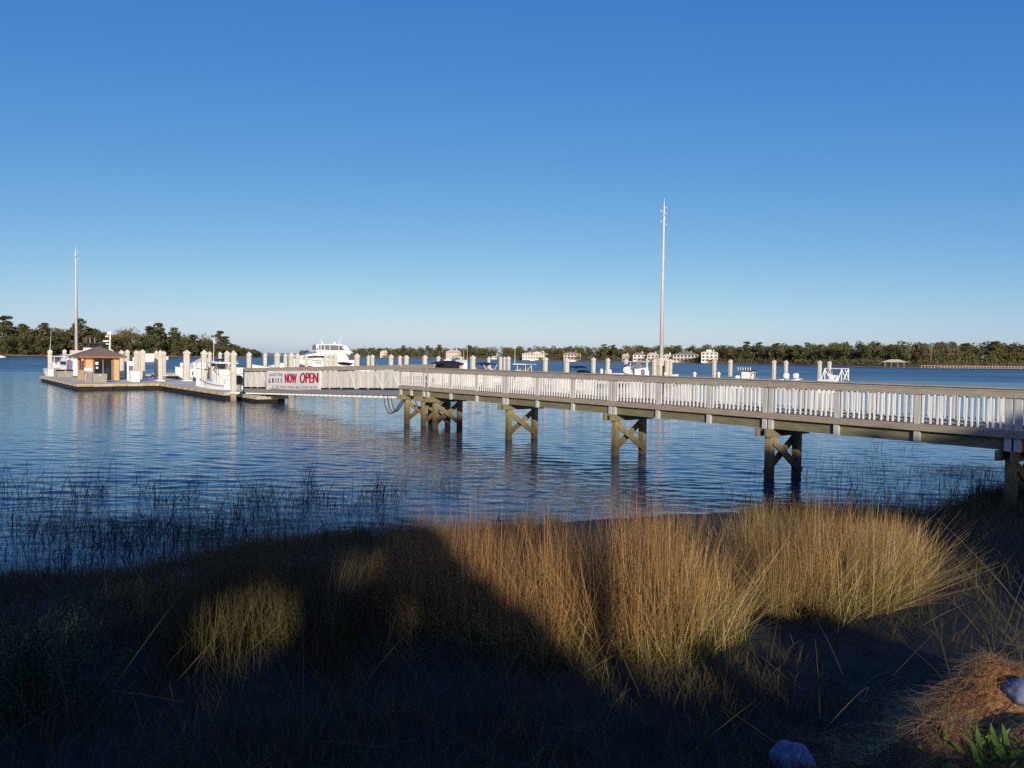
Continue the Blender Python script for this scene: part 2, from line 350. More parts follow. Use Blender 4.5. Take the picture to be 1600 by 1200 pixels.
def pine_crown(h, seed):
    r_ = np.random.default_rng(seed); L = []
    for k in range(11):
        f = r_.uniform(.48, 1.0); w = h * (.20 * (1.15 - f) + .06) * r_.uniform(.7, 1.35); ang = r_.uniform(0, 6.28); off = w * r_.uniform(.2, 1.0)
        L.append(quads(blob((math.cos(ang) * off, math.sin(ang) * off, h * f), (w, w, w * .42), 90, r_), h * .056, .2, rs=r_))
    return joinVQ(L)
def round_crown(h, seed):
    r_ = np.random.default_rng(seed); L = []
    for k in range(9):
        f = r_.uniform(.3, .88); w = h * r_.uniform(.13, .24); ang = r_.uniform(0, 6.28); off = h * r_.uniform(.02, .24) * (1.25 - f)
        L.append(quads(blob((math.cos(ang) * off, math.sin(ang) * off, h * f), (w, w, w * .8), 120, r_), h * .06, rs=r_))
    return joinVQ(L)
def bare_crown(h, seed):
    r_ = np.random.default_rng(seed); n_ = 330
    P = blob((0, 0, h * .66), (h * .27, h * .27, h * .34), n_, r_, .1); V, Qd = quads(P, h * .045, rs=r_)
    V = V.reshape(-1, 4, 3); c = P[:, None, :]; V = (V - c) * np.array([.45, .45, 2.2]) + c
    return V.reshape(-1, 3), Qd
KINDS = {'pine_tree': (pine_crown, 'leaf_dark', 'bark'), 'broadleaf_tree': (round_crown, 'leaf_olive', 'bark'), 'bare_tree': (bare_crown, 'leaf_brown', 'barkpale')}
TPL = {}
def tree_meshes(kind, var):
    if (kind, var) not in TPL:
        fn, ml, mb = KINDS[kind]; h = 16.0
        V, Qd = fn(h, 100 + var * 7 + len(kind)); cm = np_mesh('crown', V, Qd); cm.materials.append(M[ml])
        t = MB(); r_ = random.Random(var + len(kind))
        t.tube([(0, 0, -1), (.15, .1, h * .35), (r_.uniform(-.5, .5), r_.uniform(-.5, .5), h * .93)], [.30, .22, .06], 6)
        for k in range(6):
            z = h * r_.uniform(.45, .85); a = r_.uniform(0, 6.28); q = h * r_.uniform(.08, .2)
            t.tube([(0, 0, z), (math.cos(a) * q, math.sin(a) * q, z + q * .5)], [.11, .03], 4)
        tm = bpy.data.meshes.new('trunk'); tm.from_pydata(t.v, [], t.f); tm.materials.append(M[mb])
        TPL[kind, var] = (cm, tm)
    return TPL[kind, var]
def tree(kind, x, y, z, h, label, group=None, wide=1.0):
    cm, tm = tree_meshes(kind, random.randrange(4))
    r_ = root(kind, (x, y, z), random.uniform(0, 6.28), label, 'tree', group); k = h / 16; r_.scale = (k * wide, k * wide, k)
    for nm, me_ in (('trunk', tm), ('crown', cm)):
        o = bpy.data.objects.new(nm, me_); COL.objects.link(o); o.parent = r_
    return r_
def along(front, t):
    t *= (len(front) - 1); i = min(int(t), len(front) - 2); a, b_ = Vector(front[i]), Vector(front[i + 1]); return a.lerp(b_, t - i)
def along_px(front, px):
    # the waterline point seen in the direction of a given bearing
    d = ray(px, 560).xy.normalized(); best = None
    for i in range(len(front) - 1):
        a, b_ = Vector(front[i]), Vector(front[i + 1])
        den = d.x * (b_ - a).y - d.y * (b_ - a).x
        if abs(den) < 1e-9: continue
        t = (a.y * d.x - a.x * d.y) / -den
        if -.001 <= t <= 1.001: best = a.lerp(b_, t)
    return best if best is not None else Vector(front[-1])
def woods(name, front, n_tr, hmin, hmax, d0, d1, prof, label, dens=1.0, seed=1):
    """a far-off wood that reads as one mass"""
    r_ = np.random.default_rng(seed); L = []; tn = []
    for k in range(n_tr):
        t = r_.random(); p = along(front, t); dist = d0 + (d1 - d0) * r_.random(); q = Vector(p) * (1 + dist / Vector(p).length)
        h = r_.uniform(hmin, hmax) * prof(t) * (.62 + .38 * min(1, dist / (d0 + 25)))
        tone = float(np.clip(r_.normal(.28, .36), 0, 1))
        nb = 5 if dens >= 1 else 4
        for j in range(nb):
            f = r_.uniform(.25, .9); w = h * r_.uniform(.14, .24)
            c = (q.x + r_.normal() * h * .16, q.y + r_.normal() * h * .16, 1.6 + h * f)
            L.append(quads(blob(c, (w, w, w * .75), int(62 * dens), r_), h * .082, rs=r_)); tn.append(np.full(len(L[-1][0]), tone))
        L.append(quads(blob((q.x, q.y, 1.6 + h * .18), (h * .34, h * .34, h * .22), int(70 * dens), r_), h * .09, rs=r_)); tn.append(np.full(len(L[-1][0]), tone))
    for k in range(int(n_tr * 1.1) if front is RB else 0):      # low scrub along the water
        p = along(front, r_.random()); q = Vector(p) * (1 + r_.uniform(3, 9) / Vector(p).length); h = r_.uniform(2.2, 5.2)
        L.append(quads(blob((q.x, q.y, 1.2 + h * .4), (h * .8, h * .8, h * .55), 26, r_), .75, rs=r_)); tn.append(np.full(len(L[-1][0]), float(r_.uniform(.2, 1))))
    V, Qd = joinVQ(L); me_ = np_mesh(name, V, Qd, {'rust': np.concatenate(tn)})
    return tag(link(name, me_, M['leaf_mix']), label, 'woods', kind='stuff')
def profL(t): return float(np.interp(t, [0, .5, .6, .7, .8, 1], [1, 1, .84, .62, .42, .22]))
woods('woods', LB, 360, 15, 21, 4, 60, profL, 'olive brown wood on the low bank at the left', 1.0, 11)
woods('woods', RB, 1000, 12.5, 17, 19, 80, lambda t: 1.0, 'long olive wood along the far right bank', 1.0, 12)
woods('woods', FB, 120, 9, 13, 10, 200, lambda t: 1.0, 'hazy low wood far away across the open water', .5, 13)
def put_tree(front, px, top, kind, label, group=None, back=25, wide=1.0):
    p = along_px(front, px); q = Vector(p) * (1 + back / Vector(p).length)
    z1 = at(px, top, q.y).z
    return tree(kind, q.x, q.y, 1.6, max(4.0, z1 - 1.6), label, group, wide)
for px, top, kind, lab in (
    (10, 494, 'pine_tree', 'tall layered pine rising at the left end of the left wood'),
    (34, 503, 'pine_tree', 'dark round-topped pine beside the tallest layered pine of the left wood'),
    (72, 505, 'pine_tree', 'dark pine standing between the tall layered pine and the left pole'),
    (122, 498, 'pine_tree', 'flat-topped pine showing on both sides of the left pole'),
    (100, 512, 'broadleaf_tree', 'olive round tree left of the left pole'),
    (150, 511, 'broadleaf_tree', 'olive tree behind the roof of the dock hut'),
    (190, 510, 'bare_tree', 'grey bare tree right of the white radar mast'),
    (206, 509, 'bare_tree', 'pale bare tree beside the gap in the left wood'),
    (236, 507, 'pine_tree', 'dark pine just right of the gap in the left wood'),
    (250, 505, 'pine_tree', 'highest pine right of the gap in the left wood'),
    (272, 512, 'pine_tree', 'broad pine over the three close-set piles'),
    (302, 521, 'pine_tree', 'pine with sloping outline over the widest pile'),
    (318, 520, 'bare_tree', 'thin spiky bare tree among the last pines of the left wood'),
    (343, 518, 'pine_tree', 'lone high pine with drooping right side near the point'),
    (352, 526, 'pine_tree', 'small pine leaning out near the end of the left wood'),
    (392, 544, 'broadleaf_tree', 'last low bushy tree on the point of the left bank')):
    put_tree(LB, px, top, kind, lab, 'trees standing out of the left wood', wide=1.15)
for px, top, kind, lab in (
    (592, 545, 'pine_tree', 'thin pine left of the small white far house'), (630, 540, 'pine_tree', 'bushy pine at the left of the far right wood'),
    (668, 540, 'pine_tree', 'spindly pine above the second pile right of the gangway'), (686, 539, 'pine_tree', 'spindly pine left of the grey far house'),
    (733, 538, 'pine_tree', 'pine right of the grey far house behind the thin antenna'), (745, 539, 'bare_tree', 'bare tree right of the thin antenna'),
    (790, 543, 'broadleaf_tree', 'dark low tree left of the palm'), (842, 543, 'bare_tree', 'pale bare tree right of the palm behind the long cream house'),
    (870, 544, 'broadleaf_tree', 'olive tree right of the long cream house'), (905, 544, 'bare_tree', 'brown bare tree above the sand coloured house'),
    (944, 538, 'pine_tree', 'large dark pine left of the right pole'), (958, 539, 'pine_tree', 'dark pine behind the large dark pine left of the right pole'),
    (975, 545, 'bare_tree', 'brown tree between the dark pines and the right pole'), (1022, 545, 'pine_tree', 'dark pine directly left of the right pole'),
    (1060, 543, 'pine_tree', 'dark pine behind the verandah house'), (1080, 541, 'pine_tree', 'dark pine left of the tall white house'),
    (1132, 540, 'pine_tree', 'dark pine right of the tall white house'), (1166, 534, 'pine_tree', 'pine with a flat umbrella top on a bare trunk'),
    (1186, 535, 'pine_tree', 'round-headed pine right of the umbrella pine'), (1214, 534, 'pine_tree', 'double-headed pine over the pair of piles on the right'),
    (1222, 537, 'bare_tree', 'grey bare tree beside the double-headed pine'), (1246, 537, 'pine_tree', 'broad dark pine left of the white bimini boat'),
    (1302, 539, 'broadleaf_tree', 'round olive tree over the white bimini boat'), (1345, 539, 'pine_tree', 'dark pine left of the far pavilion'),
    (1378, 536, 'bare_tree', 'grey bare tree above the far pavilion'), (1392, 538, 'pine_tree', 'dark pine over the far pavilion roof'),
    (1420, 536, 'bare_tree', 'large tan bare tree left of the dip in the far wood'), (1455, 537, 'bare_tree', 'large tan bare tree right of the dip in the far wood'),
    (1482, 538, 'bare_tree', 'pale twiggy tree behind the tan tree right of the dip'), (1510, 537, 'pine_tree', 'dark pine left of the highest far pines'),
    (1556, 534, 'pine_tree', 'highest pine near the right edge of the far wood'), (1580, 535, 'pine_tree', 'dark pine beside the highest pine at the right edge'),
    (1602, 536, 'pine_tree', 'dark pine cut by the right edge of the picture')):
    put_tree(RB, px, top, kind, lab, 'trees standing out of the far right wood', wide=1.2)
# palm above the cream house
p = along_px(RB, 826); q = Vector(p) * (1 + 22 / Vector(p).length); pr = root('palm_tree', (q.x, q.y, 1.6), 0, 'tall palm rising left of the long cream house', 'tree')
ph = at(826, 544.5, q.y).z - 1.6
MB().tube([(0, 0, -1), (.3, 0, ph * .5), (0, 0, ph)], [.35, .28, .25], 6).build('trunk', M['bark'], pr)
pm = MB()
for k in range(22):
    a = k * 2.4; e = random.uniform(-.5, 1.0); L_ = random.uniform(2.6, 3.6); w_ = .38
    d = Vector((math.cos(a), math.sin(a), 0)); sd = Vector((-d.y, d.x, 0)); pts = [Vector((0, 0, ph)) + d * L_ * t + Vector((0, 0, L_ * (e * t - .9 * t * t))) for t in (0, .35, .7, 1)]
    for i in range(3): pm.add([pts[i] - sd * w_, pts[i] + sd * w_, pts[i + 1] + sd * w_ * (.9 - .3 * i), pts[i + 1] - sd * w_ * (.9 - .3 * i)], [(0, 1, 2, 3)])
pm.build('fronds', M['leaf_dark'], pr)

# ------------------------------------------------------------------ pier (local axes: x across the deck away from us, y along it)
pier = root('pier', (PX0, PY0, 0), PA, 'long grey timber pier with white balusters running from the right edge to the gangway', 'pier')
S0, S1, PW = -7.2, 26.95, 1.86
# deck
d = MB(); s = S0
while s < S1:
    d.box(-.03, PW + .03, s, min(s + .137, S1), 1.845, 1.88); s += .143
d.build('deck', M['deck'], pier)
for x in (.115, PW / 2, PW - .115):
    b_ = MB(); b_.box(x - .045, x + .045, S0, S1, 1.45, 1.842); b_.build('beam', M['beam'], pier)
for x in (-.075, PW + .035):
    MB().box(x, x + .04, S0, S1, 1.735, 1.90).build('edge_board', M['fascia'], pier)
posts = []
s = -6.1
marks = []
for k in range(-1, 5):
    marks += [(6.1 * k - .095, 1), (6.1 * k + .095, 1)]
    if k < 4: marks += [(6.1 * k + 2.03, 0), (6.1 * k + 4.06, 0)]
marks = [m_ for m_ in marks if m_[0] < 24.4] + [(24.68, 1), (25.85, 0), (26.88, 0)]
bal = [[], []]
for side, x in ((0, 0.0), (1, PW)):
    rl = MB()
    rail = None
    top = MB()
    zt = 2.74; w0 = -.075 if side == 0 else PW - .075
    for (a, b_) in ((S0, 0), (0, 6.1), (6.1, 12.2), (12.2, 18.3), (18.3, 24.3), (24.3, S1)):
        top.box(w0, w0 + .15, a + .006, b_ - .006, zt, zt + .035)
    handrail = top.build('handrail', M['rail'], pier, bevel=.006)
    side_b = MB(); fx = -.062 if side == 0 else PW + .024
    for (a, b_) in ((S0, 0), (0, 6.1), (6.1, 12.2), (12.2, 18.3), (18.3, 24.3), (24.3, S1)):
        side_b.box(fx, fx + .038, a + .012, b_ - .012, 2.605, 2.738)
    side_b.build('rail_board', M['rail'], handrail)
    low = MB(); low.box(x + .012, x + .05, S0, S1, 1.96, 2.0); low.build('bottom_rail', M['fascia'], handrail)
    for sp, big in marks:
        p_ = MB(); wd = .14
        o = -.022 if side == 0 else PW - .045
        p_.box(o, o + .085, sp - wd / 2, sp + wd / 2, 1.435, 2.603)
        p_.build('post', M['post'], pier, bevel=.004)
    spans = sorted(m_[0] for m_ in marks)
    for a, b_ in zip(spans[:-1], spans[1:]):
        if b_ - a < .5: continue
        n_ = max(2, round((b_ - a - .14) / .148)); st = (b_ - a - .14) / n_
        for k in range(n_): bal[side].append((x, a + .07 + st * (k + .5)))
pos = [(x, y) for x, y in bal[0]] + [(x, y) for x, y in bal[1]]
vis = [q for q in pos if q[1] > -1.2]; vis.sort(key=lambda q: q[1] + (2.0 if q[0] > .5 else 0))
bm_ = MB().box(-.019, .019, -.019, .019, 1.915, 2.66)
bme = bpy.data.meshes.new('baluster'); bme.from_pydata(bm_.v, [], bm_.f); bme.materials.append(M['baluster'])
for x, y in vis[:100]:
    o = bpy.data.objects.new('baluster', bme); COL.objects.link(o); o.parent = pier; o.location = (x, y + random.gauss(0, .004), 0); o.rotation_euler = (random.gauss(0, .006), random.gauss(0, .004), random.gauss(0, .12))
rest = MB()
for x, y in vis[100:] + [q for q in pos if q[1] <= -1.2]: rest.box(x - .019, x + .019, y - .019, y + .019, 1.915, 2.66)
tag(rest.build('balusters', M['baluster'], pier), kind='stuff')
def bent(s, w0=.28, w1=1.64, brace=True, cap=True, deep=-1.6):
    for w in (w0, w1):
        MB().box(w - .105, w + .105, s - .105, s + .105, deep, 1.27).build('pile', M['timber'], pier, bevel=.012)
    if cap:
        for ds in (-.15, .15):
            MB().box(-.16, PW + .12, s + ds - .04, s + ds + .04, 1.22, 1.448).build('pile_cap', M['beam'], pier)
    if brace:
        MB().beam((w0 - .02, s - .135, 1.08), (w1 + .02, s - .135, .12), .055, .20, (0, 0, 1)).build('cross_brace', M['timber'], pier)
        MB().beam((w0 - .02, s + .135, .12), (w1 + .02, s + .135, 1.08), .055, .20, (0, 0, 1)).build('cross_brace', M['timber'], pier)
for k in (-1, 0, 1, 2, 3): bent(6.1 * k + .1)
bent(24.1, .30, 1.66); bent(25.15, .30, 1.66); bent(26.75, .30, 1.66)
# hanging hoses at the hinge of the gangway
hs = root('hoses', (0, 0, 0), 0, 'black hoses looping down between gangway and pier end', 'hoses')
hs.location = pf(0, 0); hs.rotation_euler = (0, 0, PA)
for k, (dx, sag, a, b_) in enumerate(((-.02, .95, 28.6, 26.62), (.06, .88, 28.35, 26.62), (.14, .80, 28.1, 26.62), (.4, .35, 27.4, 26.4), (.6, .55, 26.6, 24.4), (.9, .5, 26.5, 24.3))):
    pts = [(dx, a + (b_ - a) * t, 1.35 - .1 * t - sag * math.sin(math.pi * (t ** .7)) * (1 - .2 * t)) for t in np.linspace(0, 1, 14)]
    MB().tube(pts, .022, 6).build('hose', M['dark'], hs, smooth=True)

# ------------------------------------------------------------------ gangway
gw = root('gangway', (PX0, PY0, 0), PA, 'long grey gangway with slatted sides sloping down from pier to floating dock', 'gangway')
GA, GB = 26.98, 50.2
def gz(s, a, b_): return a + (b_ - a) * (s - GA) / (GB - GA)
def gtop(s): return gz(s, 2.93, 2.34)
def gbot(s): return gz(s, 1.34, .52)
for x in (.10, 1.62):
    t = MB()
    t.beam((x, GA, gtop(GA) - .05), (x, GB, gtop(GB) - .05), .14, .05)
    hr = t.build('handrail', M['rail'], gw)
    t = MB(); t.beam((x - .02, GA, gtop(GA) - .17), (x - .02, GB, gtop(GB) - .17), .05, .16); t.build('rail_board', M['rail'], hr)
    t = MB(); t.beam((x, GA, gbot(GA) + .17), (x, GB, gbot(GB) + .17), .09, .26); t.build('bottom_chord', M['alu'], gw)
    # slats (one panel = one part); a diagonal lacing behind shows in the gaps
    t = MB(); s = GA + .06; k = 0
    while s < GB - .05:
        e = .012 * math.sin(k * 1.7)
        t.add([(x - .03 + e * .3, s, gbot(s) + .42), (x - .03 + e * .3, s + .125, gbot(s + .125) + .42), (x - .03, s + .125, gtop(s) - .30 - abs(e) * 3), (x - .03, s, gtop(s) - .30 - abs(e) * 3),
               (x - .012, s, gbot(s) + .42), (x - .012, s + .125, gbot(s + .125) + .42), (x - .012, s + .125, gtop(s) - .30 - abs(e) * 3), (x - .012, s, gtop(s) - .30 - abs(e) * 3)],
              [(0, 1, 2, 3), (7, 6, 5, 4), (0, 4, 5, 1), (1, 5, 6, 2), (2, 6, 7, 3), (3, 7, 4, 0)]); s += .15 + .012 * math.sin(k * 2.3); k += 1
    t.build('slat_panel', M['gangwood'], gw)
    t = MB(); s = GA + .1; k = 0
    while s < GB - 1.0:
        z0, z1 = (gbot(s) + .35, gtop(s + .9) - .28) if k % 2 == 0 else (gtop(s) - .28, gbot(s + .9) + .35)
        q_ = random.uniform(.55, 1.1); t.beam((x - .045, s, z0), (x - .045, s + q_, z1), .02, .035 + .03 * random.random()); s += q_ - .9
        s += .9; k += 1
    t.build('truss', M['gangwood'], gw)
t = MB(); s = GA + .2
while s < GB - .2:
    t.beam((-.06, s, gbot(s) - .04), (1.75, s, gbot(s) - .04), .16, .10); s += .62
t.build('joists', M['offwhite'], gw)
t = MB(); t.beam((.86, GA, gbot(GA) + .1), (.86, GB, gbot(GB) + .1), 1.5, .05); t.build('walkway', M['alu'], gw)
MB().box(.02, 1.7, GB, GB + .16, .42, 2.28).build('end_frame', M['dark'], gw)
for x in (.35, 1.4):
    MB().tube([(x - .1, 47.2, .33), (x + .1, 47.2, .33)], .26, 14).build('wheel', M['dark'], gw, smooth=True)
# the rail that overlaps the pier beyond the hinge
ge_ = MB(); ge_.beam((.22, 24.05, 2.955), (.22, GA, 2.90), .13, .05); ge_.beam((.2, 24.05, 2.87), (.2, GA, 2.80), .05, .12); ge_.build('rail_extension', M['rail'], gw)

# ------------------------------------------------------------------ banner
BA, BB = 45.6, 36.45
ban = root('banner', (PX0, PY0, 0), PA, 'white vinyl banner with red lettering tied to the gangway side', 'banner')
def bpt(f, g, out=0.0):
    """f 0..1 left to right, g 0..1 bottom to top"""
    s = BA + (BB - BA) * f
    zt = gtop(s) - .26 - .03 * math.sin(f * math.pi * 4) ** 2
    zb = gbot(s) + .24 + .03 * math.sin(f * 7 + .5) - (.10 if f < .12 else 0) * (1 - f / .12)
    sag = .035 * math.sin(f * 9 + g * 3) * (1 - abs(2 * g - 1))
    return Vector((.005 - sag - out, s + (.06 * math.sin(g * 6) if f in (0, 1) else 0), zb + (zt - zb) * g))
t = MB(); NF, NG = 48, 8
t.add([bpt(i / NF, j / NG) for i in range(NF + 1) for j in range(NG + 1)], [(i * (NG + 1) + j, (i + 1) * (NG + 1) + j, (i + 1) * (NG + 1) + j + 1, i * (NG + 1) + j + 1) for i in range(NF) for j in range(NG)])
cl = t.build('cloth', M['banner'], ban, smooth=True)
so = cl.modifiers.new('thick', 'SOLIDIFY'); so.thickness = .006
dg = bpy.context.evaluated_depsgraph_get()
def text_mesh(body, extrude=0.0):
    c = bpy.data.curves.new('lettering', 'FONT'); c.body = body; c.resolution_u = 3
    o = bpy.data.objects.new('lettering', c); COL.objects.link(o)
    bpy.context.view_layer.update(); dg = bpy.context.evaluated_depsgraph_get()
    me_ = bpy.data.meshes.new_from_object(o.evaluated_get(dg)); bpy.data.objects.remove(o); bpy.data.curves.remove(c)
    return me_
def letters(body, f0, f1, g0, g1, m_, bold=0.0, arch=0.0):
    me_ = text_mesh(body); xs = [v.co.x for v in me_.vertices]; ys = [v.co.y for v in me_.vertices]
    x0, x1, y0, y1 = min(xs), max(xs), min(ys), max(ys)
    copies = [(0, 0)] if not bold else [(0, 0), (bold, 0), (-bold, 0)]
    bmm = MB()
    for dx, dy in copies:
        vs = []
        for v in me_.vertices:
            f = f0 + (f1 - f0) * (v.co.x - x0) / (x1 - x0) + dx; u_ = (v.co.x - x0) / (x1 - x0)
            g = g0 + (g1 - g0) * (v.co.y - y0) / (y1 - y0) + arch * (4 * u_ * (1 - u_))
            vs.append(bpt(f, g + .0 * f, .012 + .001 * (dx > 0) + .002 * (dx < 0)))
        bmm.add(vs, [tuple(p_.vertices) for p_ in me_.polygons])
    me2 = bpy.data.meshes.new('lettering'); me2.from_pydata(bmm.v, [], bmm.f)
    return link('lettering', me2, m_, ban)
letters('NOW', .385, .60, .37, .87, M['red'], .007)
letters('OPEN', .665, .955, .37, .90, M['red'], .007)
letters('G  R  I  L  L', .07, .325, .37, .63, M['ink'], .004)
letters('WANDO  RIVER', .07, .335, .70, .86, M['greyink'], 0, .04)
letters('EAT   LOCAL   SEAFOOD   COCKTAILS   DINING   OUTDOOR   RAW   BAR', .14, .94, .10, .225, M['greyink'])

# ------------------------------------------------------------------ floating docks
def dock(w0, w1, s0, s1, label, blocks=(), zt=.52, name='floating_dock'):
    r_ = root(name, (PX0, PY0, 0), PA, label, 'dock', 'floating docks of the marina')
    d = MB(); d.box(w0 + .05, w1 - .05, s0 + .05, s1 - .05, zt - .07, zt); d.build('deck', M['dock'], r_)
    e = MB()
    e.box(w0, w0 + .09, s0, s1, zt - .21, zt + .012); e.box(w1 - .09, w1, s0, s1, zt - .21, zt + .012)
    e.box(w0 + .092, w1 - .092, s0, s0 + .09, zt - .21, zt + .012); e.box(w0 + .092, w1 - .092, s1 - .09, s1, zt - .21, zt + .012)
    e.build('edge_board', M['waler'], r_)
    f = MB(); L_ = max(1, int((s1 - s0) / 2.4)); W_ = max(1, int((w1 - w0) / 2.4))
    for i in range(L_):
        for j in range(W_):
            a = s0 + .14 + (s1 - s0 - .28) * i / L_; b_ = w0 + .14 + (w1 - w0 - .28) * j / W_
            f.box(b_ + .03, b_ + (w1 - w0 - .28) / W_ - .03, a + .03, a + (s1 - s0 - .28) / L_ - .03, -.3, zt - .15)
    f.build('floats', M['float'], r_)
    if blocks:
        k = MB()
        for (x, y, dx, dy) in blocks: k.box(x - dx, x + dx, y - dy, y + dy, zt - .20, zt - .05)
        k.build('bumper_blocks', M['bumper'], r_)
    return r_
dock(-8.0, 3.0, 69.6, 96.5, 'wide fuel dock with pale edge carrying the tan hut', [(-7.4, 69.57, .55, .06), (-4.6, 69.57, .6, .06), (-2.2, 69.57, .5, .06)] + [(-8.02, 71.5 + 2.2 * k, .05, .4) for k in range(11)])
dock(-1.3, 2.6, 50.6, 69.5, 'walkway float running from the gangway foot back to the fuel dock', [(-1.33, 52 + 1.9 * k, .05, .5) for k in range(10)])
lf = dock(-.35, 1.9, 46.4, 50.4, 'short landing float with yellowish sides under the gangway foot', zt=.42)
dock(2.7, 84, 60.4, 62.9, 'long boat dock running right behind the pier rail')
dock(3.1, 70, 101.5, 104, 'far boat dock running right behind the hut piles')
dock(7.0, 22, 108.0, 110.2, 'short far float beyond the far boat dock')
for i, (w, s0, s1) in enumerate(((13.5, 63, 75), (25, 63, 75), (38, 63, 75), (51, 63, 72), (13.5, 90, 101), (27, 90, 101), (37, 87, 101), (49, 87, 101))):
    dock(w - .7, w + .7, s0, s1, ('narrow finger float off the long boat dock among the boats', 'narrow finger float off the far boat dock')[i > 3], name='finger_dock')

# ------------------------------------------------------------------ square concrete piles
def conc_pile(px, ytop, wpx, Z, label, collar=True):
    A = at(px, ytop, Z); view = math.atan2(A.x, A.y); rel = abs(view + PA) % (math.pi / 2)
    b_ = wpx * A.y / F_PX / (math.cos(rel) + math.sin(rel)); b_ = max(.30, min(.62, b_)) / 2; zt = A.z
    r_ = root('concrete_pile', (A.x, A.y, 0), PA, label, 'pile', 'white square mooring piles with pyramid caps')
    ch = b_ * .25; o8 = [(-b_ + ch, -b_), (b_ - ch, -b_), (b_, -b_ + ch), (b_, b_ - ch), (b_ - ch, b_), (-b_ + ch, b_), (-b_, b_ - ch), (-b_, -b_ + ch)]
    m_ = MB(); m_.loft([[(x, y, -2) for x, y in o8], [(x, y, zt - .32) for x, y in o8]]); m_.build('shaft', M['concrete'], r_)
    c_ = MB(); k = b_ * 1.1
    sq = lambda q, z: [(-q, -q, z), (q, -q, z), (q, q, z), (-q, q, z)]
    c_.loft([sq(k, zt - .36), sq(k, zt - .24), sq(k * .12, zt)]); c_.build('cap', M['cap'], r_)
    if collar:
        g = MB(); q = b_ + .16
        for z0, z1 in ((.53, .66),): g.box(-q, q, -q, -b_ - .02, z0, z1); g.box(-q, q, b_ + .02, q, z0, z1); g.box(-q, -b_ - .02, -b_ - .018, b_ + .018, z0, z1); g.box(b_ + .02, q, -b_ - .018, b_ + .018, z0, z1)
        g.build('pile_guide', M['offwhite'], r_)
    return r_
